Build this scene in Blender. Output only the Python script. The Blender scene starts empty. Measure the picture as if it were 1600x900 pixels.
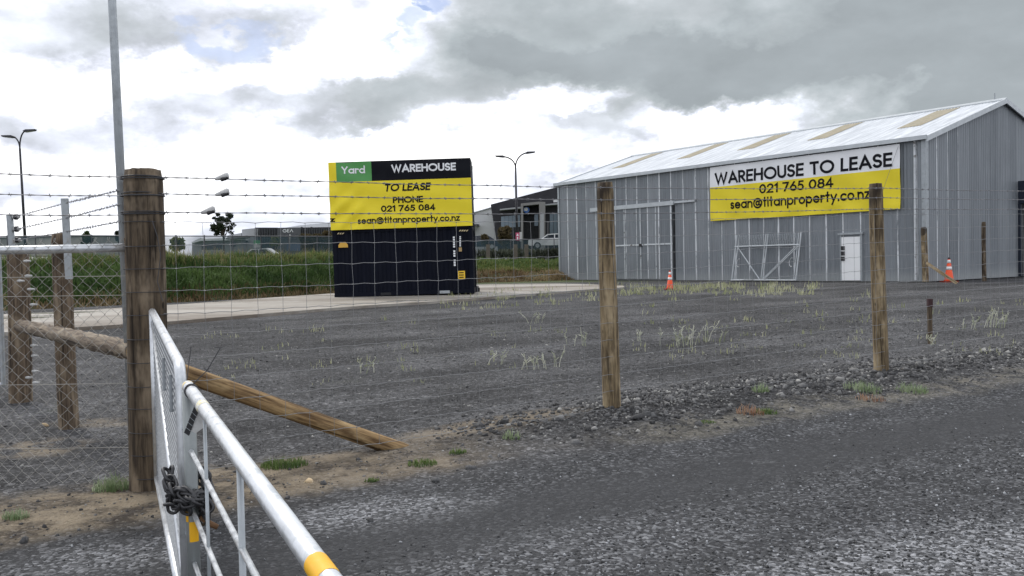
import bpy, math, random
import numpy as np
from mathutils import Vector, Matrix
random.seed(7); rng = np.random.default_rng(11)
SC = bpy.context.scene; COL = SC.collection
# ------------------------------------------------------------------ camera
FPX, PIT, ROL, EYE = 1420.0, 0.0285, 0.0207, np.array([0.0, 0.0, 1.5])
_f = np.array([0, math.cos(PIT), -math.sin(PIT)]); _r0 = np.array([1.0, 0, 0]); _u0 = np.cross(_r0, _f)
_r = math.cos(ROL)*_r0 - math.sin(ROL)*_u0; _u = math.cos(ROL)*_u0 + math.sin(ROL)*_r0
cam = bpy.data.cameras.new('camera'); co = bpy.data.objects.new('camera', cam); COL.objects.link(co)
cam.sensor_width = 36; cam.lens = FPX/1600*36; cam.clip_start = .02; cam.clip_end = 6000
co.matrix_world = Matrix([[_r[i], _u[i], -_f[i], EYE[i]] for i in range(3)] + [[0, 0, 0, 1]])
SC.camera = co
SC.view_settings.view_transform = 'Standard'; SC.view_settings.look = 'None'
SC.view_settings.exposure = 0.42; SC.view_settings.gamma = 1
SUN_AZ, SUN_EL = math.radians(-38), math.radians(52)
sl = bpy.data.lights.new('sun', 'SUN'); sl.energy = 1.3; sl.angle = math.radians(14); sl.color = (1, .96, .9)
so = bpy.data.objects.new('sun', sl); COL.objects.link(so)
_sd = Vector((math.sin(SUN_AZ)*math.cos(SUN_EL), math.cos(SUN_AZ)*math.cos(SUN_EL), math.sin(SUN_EL)))
so.rotation_euler = _sd.to_track_quat('Z', 'Y').to_euler()

# pixel of the 1600 x 900 survey photo -> point in the place
def ray(px, py): return _f + _r*(px-800)/FPX - _u*(py-450)/FPX
def at(px, py, Y): d = ray(px, py); return EYE + d*Y/d[1]
def atz(px, py, z): d = ray(px, py); return EYE + d*(z-1.5)/d[2]

# ------------------------------------------------------------------ node helper
class NT:
    def __init__(s, nt): s.nt = nt; s.n = nt.nodes; s.l = nt.links
    def put(s, sock, v):
        if isinstance(v, bpy.types.NodeSocket): s.l.new(v, sock)
        elif isinstance(v, (tuple, list)) and len(v) == 3 and len(sock.default_value) == 4: sock.default_value = (*v, 1)
        else: sock.default_value = v
    def math(s, op, a, b=None, c=None, clamp=False):
        n = s.n.new('ShaderNodeMath'); n.operation = op; n.use_clamp = clamp
        for i, v in enumerate((a, b, c)):
            if v is not None: s.put(n.inputs[i], v)
        return n.outputs[0]
    def add(s, a, b): return s.math('ADD', a, b)
    def mul(s, a, b): return s.math('MULTIPLY', a, b)
    def sstep(s, v, a, b, o0=0.0, o1=1.0):
        n = s.n.new('ShaderNodeMapRange'); n.interpolation_type = 'SMOOTHSTEP'
        s.put(n.inputs[0], v); n.inputs[1].default_value = a; n.inputs[2].default_value = b
        n.inputs[3].default_value = o0; n.inputs[4].default_value = o1
        return n.outputs[0]
    def mix(s, f, a, b, mode='MIX'):
        n = s.n.new('ShaderNodeMix'); n.data_type = 'RGBA'; n.blend_type = mode
        s.put(n.inputs[0], f); s.put(n.inputs[6], a); s.put(n.inputs[7], b)
        return n.outputs[2]
    def coord(s, k='Object'): return s.n.new('ShaderNodeTexCoord').outputs[k]
    def pos(s): return s.n.new('ShaderNodeNewGeometry').outputs['Position']
    def scale(s, v, sc, loc=(0, 0, 0)):
        n = s.n.new('ShaderNodeMapping'); s.l.new(v, n.inputs[0]); n.inputs['Scale'].default_value = sc; n.inputs['Location'].default_value = loc
        return n.outputs[0]
    def noise(s, v, sc, det=4, ro=.55, out=0, dist=0):
        n = s.n.new('ShaderNodeTexNoise'); s.l.new(v, n.inputs['Vector']); n.inputs['Scale'].default_value = sc
        n.inputs['Detail'].default_value = det; n.inputs['Roughness'].default_value = ro; n.inputs['Distortion'].default_value = dist
        return n.outputs[out]
    def voro(s, v, sc, out='Distance', rnd=1):
        n = s.n.new('ShaderNodeTexVoronoi'); s.l.new(v, n.inputs['Vector']); n.inputs['Scale'].default_value = sc; n.inputs['Randomness'].default_value = rnd
        return n.outputs[out]
    def sep(s, v): n = s.n.new('ShaderNodeSeparateXYZ'); s.l.new(v, n.inputs[0]); return n.outputs
    def comb(s, x, y, z):
        n = s.n.new('ShaderNodeCombineXYZ')
        for i, v in enumerate((x, y, z)): s.put(n.inputs[i], v)
        return n.outputs[0]
    def ramp(s, v, stops):
        n = s.n.new('ShaderNodeValToRGB'); s.l.new(v, n.inputs[0]); e = n.color_ramp.elements
        while len(e) < len(stops): e.new(.5)
        for i, (p, c) in enumerate(stops):
            e[i].position = p; e[i].color = (*c, 1) if isinstance(c, (tuple, list)) else (c, c, c, 1)
        return n.outputs[0]
    def bump(s, h, strength, dist):
        n = s.n.new('ShaderNodeBump'); s.l.new(h, n.inputs['Height']); n.inputs['Strength'].default_value = strength; n.inputs['Distance'].default_value = dist
        return n.outputs[0]

def newmat(name):
    m = bpy.data.materials.new(name); m.use_nodes = True; t = NT(m.node_tree); b = t.n['Principled BSDF']
    return m, t, b

# ------------------------------------------------------------------ world: Nishita sky behind broken cloud
w = bpy.data.worlds.new('World'); SC.world = w; w.use_nodes = True
T = NT(w.node_tree); bg = T.n['Background']; bg.inputs[1].default_value = .1
sky = T.n.new('ShaderNodeTexSky'); sky.sky_type = 'NISHITA'; sky.sun_disc = False
sky.sun_elevation = SUN_EL; sky.sun_rotation = SUN_AZ
d = T.coord('Generated'); X, Y_, Z_ = T.sep(d)
az = T.math('ARCTAN2', X, Y_); el = T.math('ARCSINE', Z_)
wv = T.noise(T.scale(d, (1, 1, 1.7)), 7, 7, .6, 1); wr = T.sep(wv)
az2 = T.add(az, T.mul(T.math('SUBTRACT', wr[0], .5), .30)); el2 = T.add(el, T.mul(T.math('SUBTRACT', wr[1], .5), .17))
n1 = T.noise(T.scale(d, (1, 1, 2.0)), 6.5, 10, .56)
n2 = T.noise(T.scale(d, (1, 1, 2.0), (.012, -.012, -.035)), 6.5, 10, .56)
nl = T.noise(T.scale(d, (1, 1, 1.6)), 2.2, 4, .5)
def blobs(lst):
    tot = None
    for px, py, sx, sy, amp in lst:
        v = ray(px, py); v = v/np.linalg.norm(v); a = math.atan2(v[0], v[1]); e = math.asin(v[2])
        da = T.math('DIVIDE', T.math('SUBTRACT', az2, a), sx/FPX); de = T.math('DIVIDE', T.math('SUBTRACT', el2, e), sy/FPX)
        q = T.add(T.mul(da, da), T.mul(de, de))
        m = T.sstep(q, 1.25, .1, 0, amp)
        tot = m if tot is None else T.add(tot, m)
    return tot
dark = blobs([(1180, 20, 520, 150, .55), (1580, 70, 420, 210, .62), (1040, 110, 330, 80, .44), (1330, 140, 280, 60, .45), (1640, 170, 190, 110, .35),
              (740, 120, 190, 70, .32), (520, 175, 150, 50, .36), (640, 165, 150, 40, .25), (900, 220, 200, 45, .34), (1030, 195, 70, 30, .2), (860, 40, 220, 80, .22),
              (90, 50, 200, 60, .26), (300, 40, 160, 50, .2), (270, 150, 140, 45, .24), (110, 200, 150, 35, .22), (480, 45, 120, 30, .16), (60, 300, 200, 30, .16), (430, 330, 120, 40, .12),
              (1290, 172, 170, 44, -.40), (1120, 205, 130, 34, -.32), (880, 170, 120, 22, -.3), (640, 240, 260, 40, -.3), (430, 110, 160, 40, -.2), (150, 120, 120, 40, -.2)])
gen = T.mul(T.sstep(nl, .42, .7), T.sstep(Y_, .75, .3))
D = T.add(T.add(dark, T.mul(gen, .5)), T.mul(T.math('SUBTRACT', n1, .5), T.sstep(dark, .1, .7, .75, .34)))
D = T.math('ADD', D, .085, clamp=True)
cl = T.ramp(D, [(0, (1.0, 1.0, 1.0)), (.11, (.87, .89, .95)), (.24, (.66, .69, .78)), (.40, (.50, .53, .58)), (.58, (.40, .43, .455)), (.8, (.33, .365, .385)), (1, (.275, .305, .325))])
relief = T.math('MULTIPLY_ADD', T.math('SUBTRACT', n2, n1), T.sstep(dark, .2, .8, 1.5, .55), 1.0)
cl = T.mix(1.0, cl, T.comb(relief, relief, relief), 'MULTIPLY')
clv = T.mix(1.0, cl, (10.9, 10.9, 10.9), 'MULTIPLY')
blue = blobs([(345, 50, 78, 22, 1.2), (660, 14, 60, 20, 1.3), (600, 48, 60, 36, 1.2), (556, 85, 26, 14, 1.1), (705, 230, 40, 16, .9), (395, 200, 90, 45, .55), (260, 210, 90, 40, .5), (40, 70, 70, 35, .6), (480, 280, 120, 40, .55), (330, 300, 120, 30, .5)])
blue = T.sstep(T.add(blue, T.mul(T.math('SUBTRACT', .5, n1), 1.6)), .55, 1.75)
skc = T.mix(1.0, sky.outputs[0], (.92, .86, .92), 'MULTIPLY')
T.l.new(T.mix(blue, clv, skc), bg.inputs[0])

# ------------------------------------------------------------------ mesh helpers
MATW = {}
class MB:
    def __init__(s): s.v = []; s.f = []
    def quad(s, a, b, c, d): i = len(s.v); s.v += [tuple(a), tuple(b), tuple(c), tuple(d)]; s.f.append((i, i+1, i+2, i+3)); return s
    def poly(s, pts): i = len(s.v); s.v += [tuple(p) for p in pts]; s.f.append(tuple(range(i, i+len(pts)))); return s
    def box(s, x0, x1, y0, y1, z0, z1):
        i = len(s.v); s.v += [(x, y, z) for z in (z0, z1) for x, y in ((x0, y0), (x1, y0), (x1, y1), (x0, y1))]
        s.f += [tuple(i+k for k in q) for q in ((3, 2, 1, 0), (4, 5, 6, 7), (0, 1, 5, 4), (1, 2, 6, 5), (2, 3, 7, 6), (3, 0, 4, 7))]; return s
    def prism(s, pts, dvec):
        i = len(s.v); n = len(pts); dv = np.array(dvec)
        s.v += [tuple(p) for p in pts] + [tuple(np.array(p)+dv) for p in pts]
        s.f.append(tuple(range(i+n-1, i-1, -1))); s.f.append(tuple(range(i+n, i+2*n)))
        for k in range(n): j = (k+1) % n; s.f.append((i+k, i+j, i+n+j, i+n+k))
        return s
    def tube(s, pts, r, n=6, cap=True, closed=False):
        P = [np.array(p, float) for p in pts]; m = len(P); i0 = len(s.v)
        rr = r if hasattr(r, '__len__') else [r]*m
        up = None
        for k in range(m):
            if closed: t = P[(k+1) % m]-P[k-1]
            else: t = P[min(k+1, m-1)]-P[max(k-1, 0)]
            t = t/(np.linalg.norm(t)+1e-12)
            if up is None:
                up = np.array([0, 0, 1.0]) if abs(t[2]) < .9 else np.array([1.0, 0, 0])
            a = up - t*(up@t); a = a/(np.linalg.norm(a)+1e-12); up = a; b = np.cross(t, a)
            for q in range(n):
                an = 2*math.pi*q/n; s.v.append(tuple(P[k]+rr[k]*(a*math.cos(an)+b*math.sin(an))))
        for k in range(m if closed else m-1):
            k2 = (k+1) % m
            for q in range(n): q2 = (q+1) % n; s.f.append((i0+k*n+q, i0+k*n+q2, i0+k2*n+q2, i0+k2*n+q))
        if cap and not closed:
            s.f.append(tuple(i0+q for q in range(n-1, -1, -1))); s.f.append(tuple(i0+(m-1)*n+q for q in range(n)))
        return s
    def lathe(s, prof, n=16, c=(0, 0, 0)):
        i0 = len(s.v); m = len(prof)
        for r, z in prof:
            for q in range(n): an = 2*math.pi*q/n; s.v.append((c[0]+r*math.cos(an), c[1]+r*math.sin(an), c[2]+z))
        for k in range(m-1):
            for q in range(n): q2 = (q+1) % n; s.f.append((i0+k*n+q, i0+k*n+q2, i0+(k+1)*n+q2, i0+(k+1)*n+q))
        s.f.append(tuple(i0+q for q in range(n-1, -1, -1))); s.f.append(tuple(i0+(m-1)*n+q for q in range(n)))
        return s
    def build(s, name, mat, parent=None, M=None, world=False, smooth=False):
        v = s.v
        if world:
            inv = (MATW[parent.name] if parent else M).inverted(); v = [tuple(inv @ Vector(p)) for p in v]
        me = bpy.data.meshes.new(name); me.from_pydata([tuple(map(float, p)) for p in v], [], s.f)
        return link(name, me, mat, parent, M, smooth)
def link(name, me, mat, parent=None, M=None, smooth=False):
    o = bpy.data.objects.new(name, me); COL.objects.link(o)
    if mat: me.materials.append(mat)
    if smooth: me.polygons.foreach_set('use_smooth', [True]*len(me.polygons))
    if parent: o.parent = parent; MATW[o.name] = MATW[parent.name]
    else:
        M = M or Matrix.Identity(4); o.matrix_world = M; MATW[o.name] = M.copy()
    return o
def np_mesh(name, V, Fq, mat, parent=None, M=None, smooth=False, k=3):
    me = bpy.data.meshes.new(name); V = np.asarray(V, np.float32); Fq = np.asarray(Fq, np.int32)
    if parent: M0 = MATW[parent.name]
    else: M0 = M
    if M0 is not None:
        A = np.array(M0.inverted(), np.float32); V = V@A[:3, :3].T + A[:3, 3]
    me.vertices.add(len(V)); me.vertices.foreach_set('co', V.astype(np.float32).ravel())
    me.loops.add(Fq.size); me.loops.foreach_set('vertex_index', Fq.ravel())
    me.polygons.add(len(Fq)); me.polygons.foreach_set('loop_start', np.arange(0, Fq.size, k, dtype=np.int32)); me.polygons.foreach_set('loop_total', np.full(len(Fq), k, np.int32))
    me.update(calc_edges=True); me.validate()
    return link(name, me, mat, parent, M, smooth)
def Tr(p): return Matrix.Translation(Vector([float(a) for a in p]))
def frame(o, x):                       # z up, x axis along x
    x = Vector((x[0], x[1], 0)).normalized(); y = Vector((-x[1], x[0], 0))
    return Matrix(((x[0], y[0], 0, o[0]), (x[1], y[1], 0, o[1]), (0, 0, 1, o[2]), (0, 0, 0, 1)))
def along(p0, p1):                     # local z from p0 to p1
    p0 = Vector([float(a) for a in p0]); p1 = Vector([float(a) for a in p1])
    return Tr(p0) @ (p1-p0).to_track_quat('Z', 'Y').to_matrix().to_4x4()
def tag(o, label, cat, group=None):
    o['label'] = label; o['category'] = cat
    if group: o['group'] = group
    return o
def thing(name, label, cat, M, group=None):
    o = bpy.data.objects.new(name, None); COL.objects.link(o); o.empty_display_size = .1
    if not isinstance(M, Matrix): M = Tr(M)
    o.matrix_world = M; MATW[o.name] = M.copy(); return tag(o, label, cat, group)
def kind(o, k): o['kind'] = k; return o
def lerp(a, b, t): return np.array(a)*(1-t)+np.array(b)*t

# ------------------------------------------------------------------ materials
def simple(name, c, rough=.6, metal=0.0, var=.12, sc=6, st=(1, 1, 1), bump=0, bsc=40, bd=.004, c2=None, c2sc=2, c2lo=.5, c2hi=.7, spec=.5):
    m, t, b = newmat(name); v = t.scale(t.coord(), st)
    n = t.noise(v, sc, 5, .6); c = np.array(c)
    col = t.mix(n, tuple(c*(1-var*1.6)), tuple(np.minimum(c*(1+var*1.6), .95)))
    if c2 is not None: col = t.mix(t.sstep(t.noise(v, c2sc, 6, .65), c2lo, c2hi), col, c2)
    t.put(b.inputs['Base Color'], col); b.inputs['Metallic'].default_value = metal
    b.inputs['Specular IOR Level'].default_value = spec
    t.put(b.inputs['Roughness'], t.sstep(t.noise(v, sc*2.3, 3), .3, .7, max(.05, rough-.1), min(1, rough+.1)))
    if bump: t.l.new(t.bump(t.noise(v, bsc, 4, .6), bump, bd), b.inputs['Normal'])
    return m
def wood(name, c, cdark, clight, wet=0):
    m, t, b = newmat(name); v = t.coord(); vs = t.scale(v, (1, 1, .07))
    g = t.noise(vs, 42, 6, .65); big = t.noise(t.scale(v, (1, 1, .35)), 7, 4, .6)
    col = t.mix(t.sstep(g, .35, .68), cdark, c); col = t.mix(t.sstep(big, .46, .72), col, clight)
    crack = t.sstep(t.noise(t.scale(v, (1, 1, .03)), 30, 3, .5), .60, .66)
    col = t.mix(t.mul(crack, .75), col, tuple(np.array(cdark)*.3))
    knot = t.sstep(t.voro(t.scale(v, (1, 1, .55)), 5.5), .10, .04); col = t.mix(t.mul(knot, .8), col, tuple(np.array(cdark)*.35))
    if wet: col = t.mix(t.mul(t.sstep(t.add(t.sep(v)[2], t.mul(t.math('SUBTRACT', big, .5), 1.1)), 1.78, 2.02), wet), col, (.028, .021, .017))
    t.put(b.inputs['Base Color'], col); b.inputs['Roughness'].default_value = .85; b.inputs['Specular IOR Level'].default_value = .25
    t.l.new(t.bump(t.add(g, t.mul(crack, -1.5)), .6, .006), b.inputs['Normal']); return m
M_OLD = wood('weathered_brown_timber', (.135, .102, .068), (.040, .030, .022), (.26, .205, .145))
M_POST = wood('treated_pine', (.31, .235, .135), (.075, .055, .035), (.44, .35, .225), .85)
M_STAY = wood('treated_pine_stay', (.41, .275, .135), (.12, .072, .036), (.56, .41, .22))
M_RAIL = wood('peeled_grey_timber', (.27, .22, .165), (.11, .085, .065), (.40, .34, .26))
M_CUT = simple('sawn_end', (.55, .42, .26), .8, var=.2, sc=40)
M_GALV = simple('galvanised_pipe', (.66, .68, .70), .38, .7, .14, 14, c2=(.46, .49, .51), c2sc=11, bump=.15, bsc=160, bd=.0015)
M_GALVD = simple('dull_galvanised_steel', (.40, .43, .45), .5, .55, .14, 12, c2=(.30, .32, .33), c2sc=6)
M_ZINC = simple('spangled_zinc', (.30, .315, .33), .5, .5, .3, 30)
M_WIRE = simple('galvanised_wire', (.27, .275, .28), .5, .45, .1, 6)
M_BARB = simple('barbed_wire_steel', (.22, .22, .23), .5, .5, .2, 8)
M_RINGW = simple('tie_wire_steel', (.07, .07, .075), .6, .4, .2, 8)
M_CHLINK = simple('chain_link_wire', (.36, .35, .325), .5, .4, .1, 5)
M_CHAIN = simple('dark_chain_steel', (.065, .065, .068), .45, .7, .3, 40, bump=.3, bsc=120)
M_YEL = simple('yellow_reflective_tape', (.85, .45, .01), .45, 0, .06, 20)
M_WHITEP = simple('white_plastic', (.50, .50, .49), .5, 0, .3, 25)
M_DARKP = simple('black_plastic', (.02, .02, .022), .5, 0, .2, 25)
M_RUST = simple('rusty_steel', (.16, .085, .04), .8, .2, .3, 30)
M_BLACKP = simple('black_lamp_paint', (.018, .017, .024), .45, 0, .2, 4)
M_LAMP = simple('lamp_glass', (.35, .36, .37), .3, 0, .05, 4)

def galv_sheet(name, axis, lo=.36, hi=.56, base=.60):
    m, t, b = newmat(name); v = t.coord(); xyz = t.sep(v); u = xyz[axis]; z = xyz[2]
    st = t.noise(t.comb(u, u, t.mul(z, .05)), 5, 6, .7); bl = t.noise(v, .55, 5, .6)
    col = t.mix(t.sstep(st, .3, .7), (.165, .182, .20), (.245, .268, .29)); col = t.mix(t.mul(t.sstep(bl, .45, .7), .5), col, (.30, .325, .345))
    sheet = t.math('FLOOR', t.math('DIVIDE', u, .86)); sh = t.noise(t.comb(sheet, 3.3, 1.7), 1.37, 0)
    col = t.mix(.28, col, t.mix(t.sstep(sh, .35, .65), (.15, .165, .18), (.34, .36, .38)))
    # white zinc oxide along the sheet laps, broken along its height
    ux = t.add(u, t.mul(t.noise(t.comb(z, sheet, 0), 1.1, 2), .05))
    fr = t.math('MODULO', t.add(ux, 43.0), .86)
    wid = t.mul(t.noise(t.comb(t.mul(z, .6), t.mul(sheet, 7.1), 0), 1.0, 5, .7), 1.0)
    lap = t.mul(t.sstep(fr, .080, .055), t.sstep(wid, .34, .52))
    stn = t.noise(t.comb(sheet, 9.1, .4), 2.3, 0)
    lap = t.mul(lap, t.sstep(stn, lo, hi, base, 1.0))
    col = t.mix(lap, col, (.78, .80, .82))
    col = t.mix(t.mul(t.sstep(t.add(z, t.mul(bl, .6)), .95, .25), .55), col, (.40, .42, .42))
    rust = t.sstep(t.noise(t.comb(t.mul(u, 2), 0, t.mul(z, .5)), 1.8, 6, .75), .66, .8); col = t.mix(t.mul(rust, .3), col, (.17, .165, .155))
    t.put(b.inputs['Base Color'], col); b.inputs['Metallic'].default_value = .35; t.put(b.inputs['Roughness'], t.sstep(bl, .3, .7, .42, .62)); return m
M_WALLX = galv_sheet('weathered_galvanised_wall', 0); M_WALLY = galv_sheet('weathered_galvanised_gable', 1, .52, .62, .06)
m, t, b = newmat('galvanised_roof'); v = t.coord(); xyz = t.sep(v)
st = t.noise(t.comb(t.mul(xyz[0], 1.4), t.mul(xyz[1], .12), 0), 3, 6, .7); cross = t.noise(t.comb(t.mul(xyz[0], .15), t.mul(xyz[1], 1.2), 0), 1.3, 5, .7)
c = t.mix(t.sstep(st, .35, .7), (.46, .49, .52), (.76, .79, .82)); c = t.mix(t.mul(t.sstep(cross, .5, .68), .45), c, (.44, .47, .50))
t.put(b.inputs['Base Color'], c); b.inputs['Metallic'].default_value = .25; b.inputs['Roughness'].default_value = .38; M_ROOF = m
M_SKYL = simple('aged_fibreglass', (.34, .30, .21), .6, 0, .2, 3, c2=(.30, .26, .16), c2sc=1.2)
M_FLASH = simple('galvanised_flashing', (.50, .53, .55), .42, .4, .12, 3)
M_TRIMW = simple('pale_zinc_strip', (.62, .65, .67), .5, .25, .25, 3, c2=(.18, .17, .16), c2sc=4, c2lo=.58, c2hi=.66)
M_DOORW = simple('white_door_paint', (.90, .91, .91), .5, 0, .03, 3)
M_DARK = simple('dark_interior', (.012, .013, .016), .7, 0, .2, 3)
M_BLUEDK = simple('dark_blue_steel', (.02, .027, .045), .5, .2, .2, 5)
M_CLY = simple('yellow_banner_vinyl', (.84, .69, .035), .55, 0, .03, 1.5, spec=.25)
M_CLW = simple('white_banner_vinyl', (.84, .85, .87), .42, 0, .03, 1.5)
M_CLG = simple('green_banner_vinyl', (.075, .30, .075), .42, 0, .05, 1.5)
M_CLK = simple('black_banner_vinyl', (.005, .006, .010), .6, 0, .1, 1.5, spec=.15)
M_INK = simple('black_lettering', (.008, .008, .012), .6, 0, .1, 2, spec=.15)
M_INKW = simple('white_lettering', (.80, .82, .84), .5, 0, .03, 2)
M_CONT = simple('navy_container_paint', (.0035, .005, .012), .62, 0, .25, 1.5, st=(1, 1, .3), spec=.12)
M_STICK = simple('amber_sticker', (.62, .36, .05), .5, 0, .1, 8)
M_CONE = simple('orange_cone_plastic', (.80, .085, .02), .5, 0, .08, 8)
M_CONEB = simple('dark_rubber', (.22, .03, .015), .7, 0, .2, 8)
M_REFL = simple('reflective_white', (.80, .80, .80), .4, 0, .06, 10)
M_PLANK = wood('sawn_pale_plank', (.50, .39, .24), (.28, .20, .11), (.60, .49, .33))
M_GLASS = simple('dark_window_glass', (.02, .026, .035), .08, 0, .1, 1)
M_GLASSB = simple('sky_lit_window_glass', (.14, .18, .21), .08, .3, .1, .5)
M_GREY = simple('grey_panel', (.065, .07, .078), .55, 0, .06, .5)
M_LGREY = simple('light_grey_panel', (.32, .33, .345), .6, 0, .05, .5)
M_CHAR = simple('charcoal_cladding', (.016, .016, .021), .6, .1, .1, .4)
M_WBLD = simple('white_concrete_panel', (.62, .63, .64), .6, 0, .05, .4)
M_WROOF = simple('pale_metal_roof', (.70, .72, .74), .45, .2, .05, .4)
M_CREAM = simple('cream_concrete_panel', (.50, .49, .46), .7, 0, .08, .3)
M_PORT = simple('portal_grey', (.20, .195, .19), .6, 0, .05, .6)
M_TYRE = simple('tyre_rubber', (.015, .015, .016), .8)
M_CARW = simple('white_car_paint', (.72, .73, .74), .25, 0, .02, 2)
M_CARB = simple('dark_blue_car_paint', (.02, .03, .05), .2, .2, .1, 2)
M_RED = simple('red_paint', (.45, .02, .04), .5); M_GRN = simple('green_sign', (.08, .32, .12), .5)
m, t, b = newmat('teal_shade_netting'); b.inputs['Base Color'].default_value = (.028, .062, .075, 1); b.inputs['Roughness'].default_value = .8
tr = t.n.new('ShaderNodeBsdfTransparent'); mx = t.n.new('ShaderNodeMixShader'); v = t.coord()
t.put(mx.inputs[0], t.sstep(t.noise(v, .35, 4, .6), .3, .7, .45, .78)); t.l.new(tr.outputs[0], mx.inputs[1]); t.l.new(b.outputs[0], mx.inputs[2])
t.l.new(mx.outputs[0], t.n['Material Output'].inputs[0]); M_NET = m
def leafmat(name, a, bcol, c3=None, sc=.6):
    m, t, b = newmat(name); g = t.n.new('ShaderNodeNewGeometry'); r = g.outputs['Random Per Island']
    col = t.mix(r, a, bcol)
    col = t.mix(t.sstep(t.noise(t.coord(), sc, 4, .6), .4, .66), col, c3 or tuple(np.array(a)*.55))
    t.put(b.inputs['Base Color'], col); b.inputs['Roughness'].default_value = .65; b.inputs['Specular IOR Level'].default_value = .3
    tl = t.n.new('ShaderNodeBsdfTranslucent'); t.put(tl.inputs[0], col); mx = t.n.new('ShaderNodeMixShader'); mx.inputs[0].default_value = .3
    t.l.new(b.outputs[0], mx.inputs[1]); t.l.new(tl.outputs[0], mx.inputs[2]); t.l.new(mx.outputs[0], t.n['Material Output'].inputs[0]); return m
M_GRASS = leafmat('long_bank_grass', (.076, .138, .034), (.13, .195, .064), (.050, .098, .028), .6)
M_GRASSY = leafmat('yellowing_bank_grass', (.14, .18, .045), (.24, .25, .09), (.09, .14, .03), .4)
M_STRAW = leafmat('dry_straw', (.27, .20, .10), (.36, .28, .16), (.15, .10, .05), .7)
M_WEED = leafmat('pale_dried_weed', (.56, .57, .46), (.76, .75, .66), (.36, .40, .25), 5)
M_WEEDG = leafmat('green_weed', (.09, .15, .035), (.19, .25, .08), (.06, .11, .03), 6)
M_WEEDP = leafmat('grey_green_weed', (.24, .31, .17), (.40, .45, .30), (.16, .23, .1), 6)
M_WEEDR = leafmat('reddish_dry_weed', (.36, .20, .12), (.45, .32, .22), (.2, .1, .06), 6)
M_LEAFD = leafmat('dark_leaves', (.022, .034, .020), (.05, .065, .035), None, .5)
M_LEAFG = leafmat('mid_green_leaves', (.045, .075, .022), (.09, .12, .04), None, .8)
M_LEAFY = leafmat('yellow_green_leaves', (.17, .19, .035), (.27, .26, .06), (.06, .09, .03), .9)
M_LEAFB = leafmat('brown_olive_leaves', (.075, .060, .030), (.13, .10, .05), (.045, .045, .02), .6)
M_BARK = simple('bark', (.06, .045, .035), .9, 0, .3, 12)

# ------------------------------------------------------------------ ground
S0 = at(237, 760, 6.0); M0_ = at(955, 648, 8.2); R0_ = at(1376, 580, 10.2)
FD = (R0_-S0)[:2]; FD = FD/np.linalg.norm(FD); FN = np.array([FD[1], -FD[0]])     # FN points towards the camera side
def uv(x, y): return (x-S0[0])*FD[0]+(y-S0[1])*FD[1], (x-S0[0])*FN[0]+(y-S0[1])*FN[1]
_ph = rng.uniform(0, 6.28, (14, 2)); _kk = rng.normal(0, 1, (14, 2)); _kk /= np.linalg.norm(_kk, axis=1)[:, None]
_wl = np.array([4.2, 3.1, 2.4, 1.7, 1.2, .9, .7, .55, .45, .38, 5.5, 7, .31, .27])
def bumps(x, y):
    s = 0
    for (a, b), (p, q), l in zip(_kk, _ph, _wl): s = s + l**.9*np.sin((a*x+b*y)*6.283/l+p)*np.cos((b*x-a*y)*3.1/l+q)
    return s
def g(x, y):
    x = np.asarray(x, float); y = np.asarray(y, float); u, v = uv(x, y)
    z = .0098*np.clip(y, -3, 33) + .0022*bumps(x, y)*np.clip(1.2-y/40, .2, 1)
    edge = 1/(1+np.exp(-(u-2.3)*2)); z = z + edge*.085*np.exp(-((v+.05)/.75)**2)*np.clip(.55+u/9, 0, 1.3)
    left = 1/(1+np.exp((u-2.6)*2)); z = z + left*.02*np.exp(-((v-.35)/.5)**2)
    z = z - .03*np.clip((v-1.2)/1.5, 0, 1)
    return z
def gp(px, py):
    z = .1
    for i in range(50):
        p = atz(px, py, z); z = .6*z+.4*float(g(p[0], p[1]))
    return p
xs = np.concatenate([[-1500, -700, -300, -150, -90, -60, -45, -35], np.arange(-28, -10, .7), np.arange(-10, 12, .11), np.arange(12, 32, .7), [35, 45, 60, 90, 150, 300, 700, 1500]])
ys = np.concatenate([[-400, -100, -30, -12, -6, -3, -1, 0, 1, 2], np.arange(2.6, 15, .11), np.arange(15, 42, .6), [46, 52, 60, 75, 100, 140, 200, 400, 800, 1500, 2500]])
GX, GY = np.meshgrid(xs, ys); GZ = g(GX, GY); nx, ny = len(xs), len(ys)
V = np.stack([GX, GY, GZ], -1).reshape(-1, 3); ii = np.arange(nx*ny).reshape(ny, nx)
Q = np.stack([ii[:-1, :-1], ii[:-1, 1:], ii[1:, 1:], ii[1:, :-1]], -1).reshape(-1, 4)
cen = V[Q].mean(1); cu, cv = uv(cen[:, 0], cen[:, 1]); wob = .18*np.sin(cu*1.7)+.12*np.sin(cu*4.1+1)
m, t, b = newmat('gravel_yard_dirt_and_chipseal'); P = t.pos(); px_, py_, pz_ = t.sep(P)
U = t.add(t.mul(t.math('SUBTRACT', px_, float(S0[0])), float(FD[0])), t.mul(t.math('SUBTRACT', py_, float(S0[1])), float(FD[1])))
Vv = t.add(t.mul(t.math('SUBTRACT', px_, float(S0[0])), float(FN[0])), t.mul(t.math('SUBTRACT', py_, float(S0[1])), float(FN[1])))
nA = t.noise(P, .9, 6, .65); nB = t.noise(P, 3.3, 6, .7); nC = t.noise(P, 14, 5, .7); nD = t.noise(P, .28, 4, .6)
chipc = t.voro(P, 52, 'Color'); chip = t.sep(chipc)[0]; chipd = t.voro(P, 52)
fine = t.sep(t.voro(P, 190, 'Color'))[1]
def grey(v, tint=(1.0, 1.0, 1.03)): return t.comb(t.mul(v, tint[0]), t.mul(v, tint[1]), t.mul(v, tint[2]))
spk = t.math('POWER', chip, 3.0)
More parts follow.
